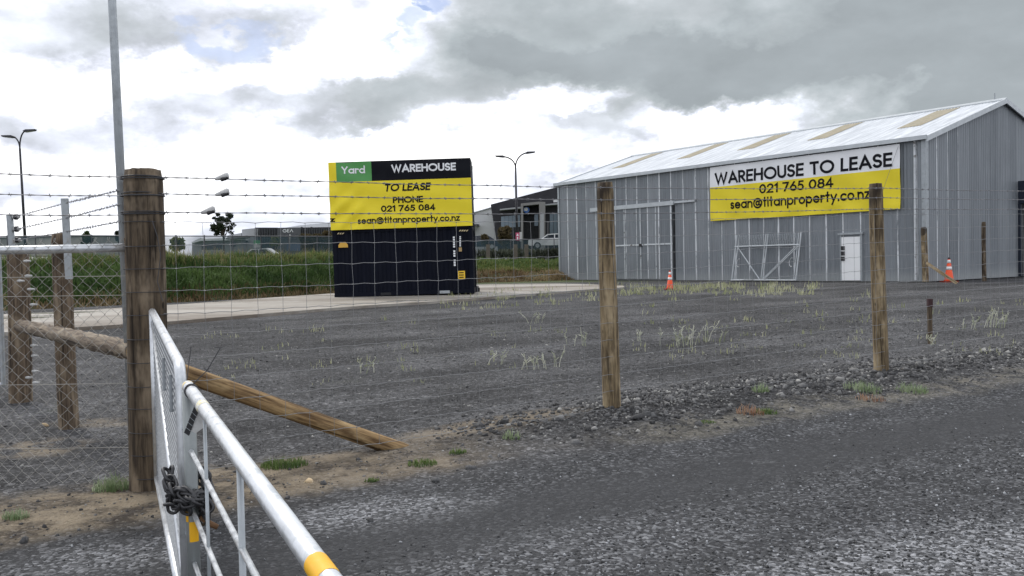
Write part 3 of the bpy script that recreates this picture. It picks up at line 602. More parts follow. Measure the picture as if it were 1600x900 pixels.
cloth(bx0, bx1, zs, bz1, bsurf).build('white_field', M_CLW, ban, smooth=True); cloth(bx0, bx1, bz0, zs, bsurf).build('yellow_field', M_CLY, ban, smooth=True)
mb = MB()
def txt_front(mb, text, l, r_, cappx, surf, fr, **kw):
    p, q, c_ = fr(*l), fr(*r_), fr(l[0], l[1]-cappx); cap = c_[1]-p[1]; lettering(mb, text, p[0], q[0], (p[1]+q[1])/2, cap, surf, **kw)
txt_front(mb, 'WAREHOUSE TO LEASE', (1121, 288.3), (1395, 261.5), 18.6, bsurf, front, th=.195)
txt_front(mb, '021 765 084', (1191, 302.5), (1303, 293), 14.6, bsurf, front, th=.18)
txt_front(mb, 'sean@titanproperty.co.nz', (1145, 326.6), (1362, 311.5), 15.6, bsurf, front, th=.175)
mb.build('lettering', M_INK, ban)
mb = MB(); p = bsurf(bx1-.05, bz1-.1, .03); q = front(1385, 300); mb.tube([p, (q[0], -.3, q[1]), (q[0]-.3, -.2, q[1]-.4)], .008, 4); mb.build('guy_rope', M_WIRE, ban)

# ------------------------------------------------------------------ containers
cl_, cr_ = atz(523, 465.5, SLZ), atz(741, 458.5, SLZ); cxd = (cr_-cl_); dmid = (cl_[1]+cr_[1])/2; cl_ = at(523, 465, dmid); cr_ = at(741, 460.5, dmid); CL = float(cr_[0]-cl_[0]); cl_[2] = SLZ-.03; CT_ = .013; cxd = np.array([math.cos(CT_), 0, math.sin(CT_)]); cyd = np.array([0, 1.0, 0]); czd = np.array([-math.sin(CT_), 0, math.cos(CT_)]); CM = Tr(cl_) @ Matrix.Rotation(-CT_, 4, 'Y')
def cfront(px, py): q = on_plane(px, py, cl_, cyd)-cl_; return q@cxd, q@czd
CH = (cfront(518, 357)[1]+cfront(738, 353)[1])/2; CW = 2.44; CT = (cfront(513, 255)[1]+cfront(734, 249)[1])/2
def container(name, label, z0, z1):
    c = thing(name, label, 'container', CM @ Tr((0, 0, z0))); h = z1-z0
    def wallc(p0, ax, nn, ln):
        mb = MB(); n = int(ln/.28); i = 0; L = []
        for k in range(n):
            u = ln*k/n; s_ = ln/n
            L += [(u, 0), (u+s_*.32, 0), (u+s_*.5, -.036), (u+s_*.82, -.036)]
        L.append((ln, 0))
        for k, (u, o) in enumerate(L):
            q = np.array(p0)+np.array(ax)*u+np.array(nn)*o; mb.v += [(q[0], q[1], .16), (q[0], q[1], h-.12)]
            if k: mb.f.append((2*k-2, 2*k, 2*k+1, 2*k-1))
        return mb
    for a in (((.14, .03, 0), (1, 0, 0), (0, -1, 0), CL-.28), ((CL-.03, .14, 0), (0, 1, 0), (1, 0, 0), CW-.28), ((CL-.14, CW-.03, 0), (-1, 0, 0), (0, 1, 0), CL-.28), ((.03, CW-.14, 0), (0, -1, 0), (-1, 0, 0), CW-.28)):
        wallc(*a).build('side_panel', M_CONT, c)
    mb = MB()
    for x in (0, CL-.14):
        for y in (0, CW-.14): mb.box(x, x+.14, y, y+.14, .12, h-.12)
    for zz in ((.02, .16), (h-.12, h-.02)):
        for y in (0.004, CW-.104): mb.box(.141, CL-.141, y, y+.1, *zz)
        for x in (0.004, CL-.104): mb.box(x, x+.1, .141, CW-.141, *zz)
    mb.build('frame', M_CONT, c)
    MB().box(.02, CL-.02, .02, CW-.02, h-.05, h-.03).build('roof', M_CONT, c); MB().box(.02, CL-.02, .02, CW-.02, .05, .1).build('floor', M_CONT, c)
    for x in (-.005, CL-.173):
        for y in (-.005, CW-.157):
            for zz in (0, h-.118): MB().box(x, x+.178, y, y+.162, zz, zz+.118).build('corner_casting', M_CONT, c)
    return c
c1 = container('shipping_container', 'navy corrugated shipping container standing on the concrete slab under the yellow banner', 0, CH)
c2_ = container('shipping_container', 'upper shipping container stacked on the navy one, its front covered by a banner', CH+.005, CT)
def plate(mb, px0, py0, px1, py1, off=.012):
    a, bb = cfront(px0, py1), cfront(px1, py0); mb.box(a[0], bb[0], -off, -.004, a[1], bb[1]); return mb
# stickers and marks on the lower container
a = cfront(529, 387); b_ = cfront(543.5, 378); q = cfront(532, 384); mbs = MB()
mbs.prism([(a[0], -.004, a[1]), (b_[0], -.004, a[1]), (b_[0], -.004, a[1]+.09), (b_[0]-.08, -.004, b_[1]), (a[0]+.08, -.004, b_[1]), (a[0], -.004, a[1]+.09)][::-1], (0, -.01, 0)); mbs.build('warning_sticker', M_STICK, c1)
s_ = plate(MB(), 715.5, 423, 726.5, 436).build('warning_sticker', simple('yellow_sticker', (.78, .50, .03), .5), c1)
for k in range(3): plate(MB(), 717.5, 425.2+k*3.6, 724.5, 427+k*3.6, .015).build('printed_line', M_INK, s_)
plate(MB(), 717, 386.5, 721.5, 393).build('data_plate', simple('brass_plate', (.42, .29, .13), .4, .3), c1)
mbk = MB()
for k in range(13):
    if k in (5, 9): continue
    plate(mbk, 707.7+k*.12, 369.5+k*3.6, 710.6+k*.12, 372.4+k*3.6)
for k in range(6): plate(mbk, 717.9, 369+k*2.8, 720.2, 371+k*2.8)
mbk.build('number_marking', M_INKW, c1)
for k0, cc in ((526.5, 3), (716.8, 4)):
    for k in range(cc): 
        a = cfront(k0+k*3.6, 366 if k0 < 600 else 361.5); mbk = MB(); mbk.prism([(a[0], -.009, a[1]), (a[0]+.05, -.009, a[1]), (a[0]+.10, -.009, a[1]+.05), (a[0]+.05, -.009, a[1]+.05)], (0, .004, 0)); mbk.build('hazard_stripe', simple('cream_stripe', (.6, .5, .3), .5), c1)
for px in (603, 695):
    a = cfront(px, 460); mbk = MB(); mbk.box(a[0]-.18, a[0]+.18, -.012, .003, .03, .13); mbk.build('forklift_pocket', M_GALVD if px > 650 else M_DARK, c1)
mb = MB(); q = atz(746, 456, SLZ); mb.box(q[0]-.09, q[0]+.09, q[1]-.09, q[1]+.09, SLZ, SLZ+.16); mb.box(q[0]-.05, q[0]+.05, q[1]-.05, q[1]+.05, SLZ+.16, SLZ+.22)
tag(mb.build('container_foot', M_DARKP, M=Tr((q[0], q[1], SLZ)), world=True), 'small black block on the slab beside the navy container', 'block')
# banner
BZ0 = CH-.03
def cs(x, z, off=0):
    f = x/CL; e = (z-BZ0)/(CT-BZ0)
    dsp = .02*math.sin(f*7+e*4)*(1-e)+.05*math.sin((f*5-e*2.6)*8)*math.exp(-((f-.10)/.13)**2)*math.exp(-((e-.25)/.3)**2)+.016*math.sin(f*11+e*15+math.sin(f*5)*2)+.012*math.sin(f*40+e*4)*math.exp(-(e/.12)**2)
    return (x, -.075-dsp-off, z)
bn = thing('lease_banner', 'yellow, green and black warehouse lease banner wrapped round the upper container', 'banner', CM)
zg = (cfront(526, 284)[1]+cfront(735, 279)[1])/2; xg0, xg1 = cfront(526, 270)[0], cfront(581, 270)[0]
cloth(-.03, CL+.03, BZ0, zg, cs, 60, 24).build('yellow_field', M_CLY, bn, smooth=True); cloth(-.03, xg0, zg, CT+.03, cs, 4, 8).build('yellow_field', M_CLY, bn, smooth=True)
cloth(xg0, xg1, zg, CT+.03, cs, 14, 8).build('green_field', M_CLG, bn, smooth=True); cloth(xg1, CL+.03, zg, CT+.03, cs, 40, 8).build('black_field', M_CLK, bn, smooth=True)
mb = MB(); mb.box(-.03, CL+.03, -.07, .5, CT+.012, CT+.026); mb.build('top_fold', M_CLK, bn)
mb = MB(); mb.box(CL+.016, CL+.03, -.06, 1.2, BZ0+.1, CT+.01); mb.build('side_fold', M_CLK, bn); mb = MB(); mb.box(-.03, -.016, -.06, 1.2, BZ0+.1, CT+.01); mb.build('side_fold', M_CLY, bn)
mb = MB(); txt_front(mb, 'Yard', (535.5, 272), (570, 271), 11.5, cs, cfront, th=.18); txt_front(mb, 'WAREHOUSE', (613.5, 269.8), (711.5, 266.7), 12.2, cs, cfront, th=.21); mb.build('white_lettering', M_INKW, bn)
mb = MB(); txt_front(mb, 'TO LEASE', (602, 299.4), (671, 297.5), 12, cs, cfront, th=.21, slant=.16); txt_front(mb, 'PHONE', (615.5, 317.5), (660.5, 316.5), 10, cs, cfront, th=.21)
txt_front(mb, '021 765 084', (597, 330.7), (679.5, 329), 9.8, cs, cfront, th=.2); txt_front(mb, 'sean@titanproperty.co.nz', (560.5, 350), (718, 345.3), 10.6, cs, cfront, th=.18); txt_front(mb, 'z', (518, 347), (523, 347), 8, cs, cfront, th=.22)
mb.build('black_lettering', M_INK, bn)

# ------------------------------------------------------------------ leaning gate frame, cones, plank, stake
a = front(1154, 440); e_ = front(1254, 440); x0, x1 = a[0], e_[0]; zt_ = front(1158, 368)[1]; zr = front(1158, 386)[1]
lg = thing('steel_gate', 'galvanised gate frame with V braces leaning against the grey shed wall', 'gate', SM)
def LP(x, z): f = z/zt_; return (x+.06*f, -.50+.36*f, z+.02)
fr_ = MB(); xm = x0+(x1-x0)*.485
for x in (x0, x1): fr_.tube([LP(x, 0), LP(x, zt_)], .035, 8)
for x in (x0+.14, x1-.12): fr_.tube([LP(x, 0), LP(x, zt_)], .022, 8)
for z in (.02, zr): fr_.tube([LP(x0-.05, z), LP(x1+.02, z)], .035, 8)
fr_.build('frame', M_FLASH, lg)
mb = MB()
for dx in (-.05, .06): mb.tube([LP(xm+dx, 0), LP(xm+dx, zt_)], .026, 8)
mb.build('centre_post', M_FLASH, lg)
mb = MB(); mb.tube([LP(x0+.1, zr), LP(xm-.12, .04)], .028, 8); mb.build('brace', M_FLASH, lg)
for o in (0, .2): mb = MB(); mb.tube([LP(x1-.05-o*.3, zr+o*.3-.06), LP(xm+.12-o*.2, .04+o*.2)], .028, 8); mb.build('brace', M_FLASH, lg)
mb = MB()
for k in range(int((x1-x0-.3)/.1)):
    xx = x0+.2+k*.1; mb.tube([LP(xx+(.05 if j % 2 else 0)+random.uniform(-.02, .02), zr+.03+(zt_-zr)*.9*j/9) for j in range(10)], .007, 3, False); mb.tube([LP(xx+(0 if j % 2 else .05)+random.uniform(-.02, .02), zr+.03+(zt_-zr)*.9*j/9) for j in range(10)], .007, 3, False)
mb.build('wire_mesh', M_GALVD, lg)
for x in (x0+.3, x1-.35): mb = MB(); mb.tube([LP(x+.12*math.cos(q), .85+.2*math.sin(q)) for q in np.linspace(1.2, 5, 10)], .012, 5); mb.build('wire_loop', M_GALV, lg)
def cone(px, py, h, label, sc=1.0):
    c = gp(px, py); t_ = thing('traffic_cone', label, 'traffic cone', c, 'traffic cones by the shed')
    hw = h*.26; MB().box(-hw, hw, -hw, hw, 0, h*.06).build('base', M_CONEB, t_)
    r = lambda z: h*(.19-.155*z)
    MB().lathe([(r(.06)*1.15, h*.055), (r(.12), h*.12), (r(.93), h*.93)], 20).build('body', M_CONE, t_, smooth=True)
    for za, zb in ((.50, .63), (.77, .90)): MB().lathe([(r(za)+.004, h*za), (r(zb)+.004, h*zb)], 20).build('reflective_band', M_REFL, t_, smooth=True)
    MB().lathe([(r(.93), h*.925), (r(.96)*1.2, h*.96), (r(1), h)], 14).build('tip', M_CONEB if h < .85 else M_DARKP, t_)
    return t_
cone(1047, 452.5, .74, 'smaller orange and white traffic cone in front of the big sliding door')
cq = gp(1483, 441); cone(1483, 441, 1.0, 'bright orange traffic cone behind a leaning plank by the shed corner')
p0 = gp(1495, 443.5); p1 = at(1448, 411, p0[1]+.3); mb = MB(); LN = float(np.linalg.norm(p1-p0)); mb.box(-.055, .055, -.055, .055, 0, LN)
tag(mb.build('wooden_plank', M_PLANK, M=along(p0+np.array([0, 0, .02]), p1)), 'pale sawn plank leaning on a post in front of the traffic cone', 'plank')
p0 = gp(1453, 537); p1 = at(1450, 467, p0[1]); st_ = thing('survey_peg', 'thin grey brown wooden peg with maroon painted top in the gravel', 'peg', p0)
hh = p1[2]-p0[2]; MB().box(-.028, .028, -.028, .028, -.05, hh*.82).build('stake', M_OLD, st_); MB().box(-.034, .034, -.034, .034, hh*.82, hh).build('painted_top', simple('faded_maroon', (.045, .018, .02), .8), st_)

# ------------------------------------------------------------------ timber posts
def post_mesh(h, r0, r1, n=28, sink=.12):
    mb = MB(); K = 26; ph = random.uniform(0, 6)
    for k in range(K+1):
        z = -sink+(h+sink)*k/K
        for q in range(n):
            an = 2*math.pi*q/n; r = (r0+(r1-r0)*k/K)*(1+.018*math.sin(3*an+ph+z)+.012*math.sin(7*an+2*ph+z*2.3))
            if k == K: r *= .90
            mb.v.append((r*math.cos(an)+.012*math.sin(z*1.7+ph), r*math.sin(an)+.010*math.cos(z*1.3+ph), z+(random.uniform(-.006, .006) if k == K else 0)))
    for k in range(K):
        for q in range(n): q2 = (q+1) % n; mb.f.append((k*n+q, k*n+q2, (k+1)*n+q2, (k+1)*n+q))
    i = len(mb.v); mb.v.append((0, 0, h+.012))
    for q in range(n): mb.f.append((K*n+q, K*n+(q+1) % n, i))
    return mb
def post(label, base, top, r0, r1, mat, group=None):
    base = np.array(base); M = along(base, np.array(top)); h = float(np.linalg.norm(np.array(top)-base))
    o = post_mesh(h, r0, r1).build('wooden_post', mat, M=M, smooth=True); return tag(o, label, 'fence post', group)
STOP = at(222, 266, 6.0); post('thick dark brown strainer post with wires wrapped round it beside the gate', S0, STOP, .128, .123, M_OLD)
MTOP = at(947, 285.5, 8.2); post('brown round fence post in front of the big sliding door', M0_, MTOP, .083, .075, M_POST, 'round timber posts of the wire fence')
RTOP = at(1370, 287.5, 10.2); post('brown round fence post in front of the banner end and white door', R0_, RTOP, .082, .074, M_POST, 'round timber posts of the wire fence')
NX = R0_+np.append(FD*4.2, .06); NXT = NX+(RTOP-R0_); NX2 = NX+np.append(FD*4.2, .08); NX2T = NX2+(RTOP-R0_)
q = gp(1446, 441); post('short timber post against the shed corner with a plank on it', q, at(1444, 355, q[1]), .125, .115, M_POST, 'timber posts at the shed')
q = at(1538, 437.5, 37.2); post('slim timber post in front of the gable wall right of the cone', q, at(1537, 347, q[1]), .085, .08, M_OLD, 'timber posts at the shed')
# left-hand side fence
P2 = gp(109, 668); P2T = at(95, 366, P2[1]); P1 = gp(33, 628); P1T = at(27, 389, P1[1])
MP2 = wood('faded_brown_timber', (.19, .142, .098), (.06, .044, .032), (.30, .24, .17))
p2 = post('faded brown post with a steel angle extension behind the chain link', P2, P2T, .088, .080, MP2, 'side fence posts')
p1 = post('stout round post with white insulators at the far end of the log rail', P1, P1T, .118, .108, MP2, 'side fence posts')
def wpart(mb, name, mat, parent, smooth=False): return mb.build(name, mat, parent, world=True, smooth=smooth)
ya_ = P2[1]-.12; a = at(100, 310, ya_); e = at(107, 436, ya_)
mb = MB(); mb.prism([e+np.array(v) for v in ((-.03, 0, 0), (.027, 0, 0), (.027, .03, 0), (.021, .03, 0), (.021, .006, 0), (-.03, .006, 0))], a-e); wpart(mb, 'steel_angle', M_GALVD, p2)
ya_ = P1[1]-.05; a = at(15, 335, ya_); e = at(19, 388, ya_); mb = MB(); mb.tube([e-np.array([0, 0, .05]), a], .035, 8); wpart(mb, 'steel_extension', M_GALVD, p1)
def insul(mb, mbd, p, r=.03, ax=(1, 0, 0)):
    ax = np.array(ax); mb.tube([p, p+ax*.03, p+ax*.035, p+ax*.075], [r*.6, r, r*.75, r*.55], 10); mbd.tube([p+ax*.02, p+ax*.05], r*1.06, 10)
for px, py in ((20, 339), (21, 358), (22, 375)):
    mb, mbd = MB(), MB(); insul(mb, mbd, at(px, py, ya_)); o = wpart(mb, 'insulator', M_WHITEP, p1); wpart(mbd, 'clamp', M_DARKP, o)
for px, py in ((37, 408), (39, 431), (27, 439), (43, 452), (47, 476), (48, 540), (49, 556), (50, 580), (40, 590), (51, 598)):
    mb = MB(); insul(mb, MB(), at(px, py, P1[1]-.13), .017); wpart(mb, 'insulator', M_WHITEP, p1)
# log rail
ra, rb = at(32, 509, P1[1]-.10), at(212, 549, 6.1); L = float(np.linalg.norm(rb-ra)); M = along(ra, rb); mb = MB(); n = 20; K = 60
for k in range(K+1):
    z = L*k/K
    for q in range(n):
        an = 2*math.pi*q/n; r = .066*(1+.06*math.sin(z*16+an*.8)+.05*math.sin(z*31+2*an)+.03*math.sin(5*an)); mb.v.append((r*math.cos(an), r*math.sin(an), z))
for k in range(K):
    for q in range(n): q2 = (q+1) % n; mb.f.append((k*n+q, k*n+q2, (k+1)*n+q2, (k+1)*n+q))
lr = tag(mb.build('log_rail', M_RAIL, M=M, smooth=True), 'peeled grey log rail laid level behind the chain link, joining three posts', 'rail')
mb = MB(); mb.tube([(0, 0, L-.002), (0, 0, L+.006)], .064, 20); mb.build('sawn_end', M_CUT, lr)
mb = MB(); mb.tube([(0, 0, -.006), (0, 0, .002)], .064, 20); mb.build('sawn_end', M_CUT, lr)
# diagonal stay
sa = at(255, 574, 6.12); sb = gp(640, 694); sb[2] -= .06; L = float(np.linalg.norm(sb-sa)); mb = post_mesh(L, .062, .062, 20, 0)
tag(mb.build('timber_stay', M_STAY, M=along(sa, sb), smooth=True), 'diagonal honey coloured timber stay from the strainer post down to the dirt', 'stay')

# ------------------------------------------------------------------ wires
PB = [S0, M0_, R0_, NX, NX2]; PT = [STOP, MTOP, RTOP, NXT, NX2T]
def fence_line(fz, seg=24, off=-.085, jit=.003, sag=.008):
    out = []
    for i in range(len(PB)-1):
        for k in range(seg+(1 if i == len(PB)-2 else 0)):
            f = k/seg; b_ = lerp(PB[i], PB[i+1], f); tp = lerp(PT[i], PT[i+1], f); p = lerp(b_, tp, fz); p[2] -= sag*math.sin(f*math.pi)
            p[:2] -= FN*off*-1*-1 if False else -FN*(-off); p[2] += random.uniform(-jit, jit); out.append(p)
    return out
def barbed(pts, r=.0023, every=.11):
    mb = MB(); P = [np.array(p) for p in pts]; fine = []
    for i in range(len(P)-1):
        n = max(1, int(np.linalg.norm(P[i+1]-P[i])/.06))
        for k in range(n): fine.append(lerp(P[i], P[i+1], k/n))
    fine.append(P[-1]); off = .0022
    mb.tube([p+np.array([0, off*math.sin(i*1.9), off*math.cos(i*1.9)]) for i, p in enumerate(fine)], r, 4)
    mb.tube([p-np.array([0, off*math.sin(i*1.9), off*math.cos(i*1.9)]) for i, p in enumerate(fine)], r, 4)
    acc = 0
    for i in range(1, len(fine)):
        acc += np.linalg.norm(fine[i]-fine[i-1])
        if acc > every:
            acc = 0; p = fine[i]; t_ = fine[i]-fine[i-1]; t_ /= np.linalg.norm(t_)
            mb.tube([p-t_*.012, p+t_*.012], .0052, 5)
            for k in range(3):
                e = np.array([random.gauss(0, 1), random.gauss(0, 1), random.gauss(0, 1)]); e = e-t_*(e@t_); e = e/np.linalg.norm(e)*.013+t_*random.uniform(-.006, .006); mb.tube([p-e, p+e], .0017, 3)
    return mb
fzs = [((z-S0[2])/(STOP[2]-S0[2])) for z in (at(262, 277.5, 6)[2], at(262, 303, 6)[2], at(262, 332, 6)[2])]
nm3 = ('top', 'middle', 'lowest')
def ringpts(c, r, n=20, dz=0): return [c+np.array([r*math.cos(a), r*math.sin(a), dz*math.sin(a)]) for a in np.linspace(0, 2*math.pi, n, endpoint=False)]
for k, fz in enumerate(fzs):
    mb = barbed(fence_line(fz, 10)); o = tag(mb.build('barbed_wire', M_BARB, M=Tr(S0), world=True), f'{nm3[k]} of three barbed wires with a white insulator along the front fence', 'barbed wire', 'barbed wires of the front fence')
    c = lerp(S0, STOP, fz); mb = MB()
    for j in range(3): mb.tube(ringpts(c+np.array([0, 0, random.uniform(-.014, .014)]), .131+.003*j, dz=random.uniform(-.008, .008)), .0036, 5, closed=True)
    wpart(mb, 'wire_wrap', M_RINGW, o)
    px = (350, 340, 328)[k]; fl = fence_line(fz, 40, jit=0, sag=.008); best = min(fl, key=lambda p: abs((p-EYE)@_r/((p-EYE)@_f)*FPX+800-px))
    ax = np.append(FD, .0)*.95+np.array([0, 0, .30]); ax /= np.linalg.norm(ax); c0 = best-ax*.045+np.array([0, 0, .012])
    mb = MB(); mb.tube([c0, c0+ax*.015, c0+ax*.06, c0+ax*.085, c0+ax*.092], [.009, .013, .023, .025, .020], 14); io = wpart(mb, 'insulator', M_WHITEP, o, True)
    mb = MB(); mb.tube([c0+ax*.045-np.array([0, .012, .016]), c0+ax*.09-np.array([0, .012, .013])], .015, 8); mb.tube([c0+ax*.090+np.array([0, -.002, .006]), c0+ax*.094+np.array([0, -.002, .006])], .012, 8); wpart(mb, 'clamp', M_DARKP, io)
# field netting
net = MB(); NR = 12; rows = [.035+(.835-.035)*k/(NR-1) for k in range(NR)]; seg = 22
lines = [fence_line(fz, seg, jit=.004, sag=.01*(k/NR)) for k, fz in enumerate(rows)]
for ln in lines:
    net.tube([p for q in zip(ln[:-1], [lerp(a, b_, .5)+np.array([0, 0, .006]) for a, b_ in zip(ln[:-1], ln[1:])]) for p in q]+[ln[-1]], .0020, 4)
for j in range(len(lines[0])):
    net.tube([ln[j]+np.array([random.uniform(-.004, .004), 0, 0]) for ln in lines], .0014, 4)
    for ln in lines: net.tube([ln[j]-np.array([.006, 0, 0]), ln[j]+np.array([.006, 0, 0])], .0034, 5)
fo = tag(net.build('wire_netting', M_WIRE, M=Tr(S0), world=True), 'square galvanised wire netting stretched along the front fence posts', 'wire fence')
mb = MB()
for fz in rows[::1]: mb.tube(ringpts(lerp(S0, STOP, fz), .130, dz=random.uniform(-.006, .006)), .0026, 5, closed=True)
a = at(238, 345, 5.86); mb.tube([a, at(246, 370, 5.86), at(251, 400, 5.86), at(246, 440, 5.86), at(254, 470, 5.86)], .0028, 4)
wpart(mb, 'wire_wrap', M_RINGW, fo)
# barbed wires running left in the chain link line, and back along the side fence
for k, ((ya, yb)) in enumerate(((271.5, 276.5), (303.5, 306), (335.5, 336))):
    a = at(186, yb, 6.0); c = at(0, ya, 5.95); e = c+(c-a)*1.2
    tag(barbed([e, c, lerp(a, c, .5)+np.array([0, 0, -.004]), a]).build('barbed_wire', M_BARB, M=Tr(a), world=True), f'{nm3[k]} of three barbed wires strung level above the chain link', 'barbed wire', 'barbed wires above the chain link')
for k, (y0, y1, y2) in enumerate(((297, 317, 339), (319, 340.5, 359), (346, 362, 376))):
    a = at(188, y0, 6.05); c = at(104, y1, P2[1]-.14); e = at(22, y2, P1[1]-.09)
    tag(barbed([a, c, e]).build('barbed_wire', M_BARB, M=Tr(a), world=True), f'{nm3[k]} of three barbed wires sloping from strainer post to the steel extensions', 'barbed wire', 'barbed wires of the side fence')

# ------------------------------------------------------------------ chain link panel
cf = thing('chain_link_fence', 'chain link panel with galvanised top rail, left of the strainer post', 'fence', at(100, 757, 5.98))
YC = 5.98; XR = at(209, 600, YC)[0]; zb = at(100, 755, YC)[2]; ztp = at(100, 367, YC)[2]; w_ = .0445; mb = MB(); nj = int((ztp-zb)/w_)
for k in range(52):
    x0 = XR-(k+1)*w_
    pts = []
    for j in range(nj+1):
        e = (j+k) % 2; x = x0+(w_+.004 if e else -.004)
        pts.append((x, YC+(.004 if (j % 2) else -.004), zb+j*w_))
    pts.append((pts[-1][0]+random.uniform(-.01, .01), YC, pts[-1][2]+.02)); mb.tube(pts, .0019, 4)
mb.build('mesh', M_CHLINK, cf, world=True)
mb = MB(); mb.tube([at(-120, 393.5, YC+.03), at(197, 387, YC+.03)], .028, 14); mb.build('top_rail', M_GALV, cf, world=True, smooth=True)
mb = MB(); mb.tube([at(196, 372, YC+.04), at(212, 750, YC+.04)], .010, 6); mb.build('end_bar', M_RUST, cf, world=True)
mb = MB()
for py in (432, 462, 600, 700): mb.tube([at(-100, py+3, YC+.01), at(208, py-1, YC+.01)], .002, 4)
mb.build('tension_wire', M_CHLINK, cf, world=True)
# tall pole
yb_ = 6.22; b_ = gp(212, 748); b_ = at(212, 752, yb_); e1 = at(175, 0, yb_-.05); tp = b_+(e1-b_)*1.75
po = thing('steel_pole', 'tall leaning galvanised pole rising behind the strainer post', 'pole', b_)
mb = MB(); mb.tube([b_-np.array([0, 0, .1]), b_+(tp-b_)*.5, tp], [.033, .027, .022], 18); mb.build('shaft', M_GALVD, po, world=True, smooth=True)
mb = MB(); mb.tube([tp, tp+np.array([0, 0, .05])], [.026, .01], 14); mb.build('cap', M_GALVD, po, world=True)

# ------------------------------------------------------------------ gates
A = atz(294, 604, 1.066); B = atz(503, 893, 0.995); dr = (B-A); dr[2] = 0; dr /= np.linalg.norm(dr); sd_ = np.array([-dr[1], dr[0], 0]); LEN = 3.7
gt = thing('farm_gate', 'near galvanised pipe gate leaf with yellow tape, chained at its end', 'gate', np.array([A[0], A[1], 0.0]), 'pair of galvanised gate leaves')
SLOPE = (B[2]-A[2])/float(np.linalg.norm((B-A)[:2]))
def GP(s, z): return A+dr*s+np.array([0, 0, z-1.066+SLOPE*s])
mb = MB(); mb.tube([GP(-.012, 1.066), GP(0, 1.066), GP(1, 1.066), GP(LEN, 1.066)], [.019, .0215, .0215, .0215], 24); top = mb.build('top_rail', M_GALV, gt, world=True, smooth=True)
def tband(s0, s1, rr, mat, nm='tape'): m_ = MB(); m_.tube([GP(s0, 1.066), GP(s1, 1.066)], rr, 24, False); return m_.build(nm, mat, top, world=True, smooth=True)
sB = float(np.linalg.norm((B-A)[:2])); tband(sB-.035, sB+.05, .0222, M_YEL); tband(-.005, .03, .0219, simple('worn_yellow_tape', (.72, .55, .25), .5, 0, .25, 40, c2=(.62, .63, .62), c2sc=60, c2lo=.45, c2hi=.55))
s3 = .0
for s in np.linspace(.25, .8, 56):
    q = GP(s, 1.066)-EYE; pxq = 800+FPX*(q@_r)/(q@_f)
    if pxq > 318: s3 = s; break
tband(s3-.03, s3+.03, .0219, simple('scuffed_yellow_tape', (.78, .62, .30), .5, 0, .25, 40, c2=(.66, .67, .66), c2sc=70, c2lo=.42, c2hi=.5))
for s in (.10, .125): m_ = MB(); m_.tube([GP(s, 1.066)+np.cross(dr, sd_)*.0235*math.cos(a)+sd_*.0235*math.sin(a)+dr*.006*math.sin(a+s*40) for a in np.linspace(0, 6.283, 18, endpoint=False)], .0022, 5, closed=True); m_.build('tie_wire', M_RINGW, top, world=True)
q = GP(.12, 1.088); m_ = MB(); m_.tube([q, q+np.array([.05, .02, .05]), q+np.array([.10, .02, .13])], .0016, 4); m_.tube([q+np.array([.05, .02, .05])-np.array([.01, 0, -.008]), q+np.array([.05, .02, .05])+np.array([.012, 0, -.006])], .0016, 4); m_.tube([q+np.array([.09, .02, .12])-np.array([.01, 0, -.012]), q+np.array([.10, .02, .12])+np.array([.01, 0, .012])], .0016, 4)
q = GP(-.03, 1.09); m_.tube([q, q+np.array([.0, .02, .05]), q+np.array([.012, .02, .12])], .0016, 4); m_.build('loose_wire', M_RINGW, top, world=True)
stl = MB(); stl.tube([GP(.012, 1.05), GP(.012, .55), GP(.012, .08)], .0235, 20); stile = stl.build('stile', simple('dull_grey_stile', (.27, .29, .29), .5, .55, .12, 9), gt, world=True, smooth=True)
# reflective stickers on the stile (curved patches facing the camera)
def patch(z0, z1, a0, a1, nm='sticker'):
    c = GP(.012, 0); bd = math.atan2(-c[1], -c[0]); m_ = MB(); n = 10
    for i in range(n+1):
        a = bd+a0+(a1-a0)*i/n
        for z in (z0, z1): m_.v.append((c[0]+.0243*math.cos(a), c[1]+.0243*math.sin(a), z))
        if i: m_.f.append((2*i-2, 2*i, 2*i+1, 2*i-1))
    return m_.build(nm, M_YEL, stile, world=True, smooth=True)
def zA(py): return float(at(296, py, A[1])[2])
patch(zA(843), zA(812), -.55, .95); patch(zA(812), zA(796), -1.25, -.62)
for py in (702, 795, 876, 960, 1040):
    z = zA(py); m_ = MB(); m_.tube([GP(.02, z), GP(LEN, z)], .0085 if py < 1000 else .013, 12); m_.build('rail', M_GALV, gt, world=True, smooth=True)
for s, r_ in ((None, .007), (None, .012)): pass
def s_at(pxt):
    for s in np.linspace(.1, 2.2, 600):
        q = GP(s, 1.066)-EYE
        if 800+FPX*(q@_r)/(q@_f) > pxt: return float(s)
for pxt, r_ in ((319, .006), (374, .009)):
    s = s_at(pxt); o_ = sd_*.011; m_ = MB(); m_.tube([GP(s, 1.05), GP(s, .06)], r_, 10); m_.build('stay_bar', M_GALVD, gt, world=True, smooth=True)
for s in (2.45, 3.1, LEN): m_ = MB(); m_.tube([GP(s, 1.05), GP(s, .06)], .009 if s < LEN else .021, 10); m_.build('stay_bar', M_GALV, gt, world=True, smooth=True)
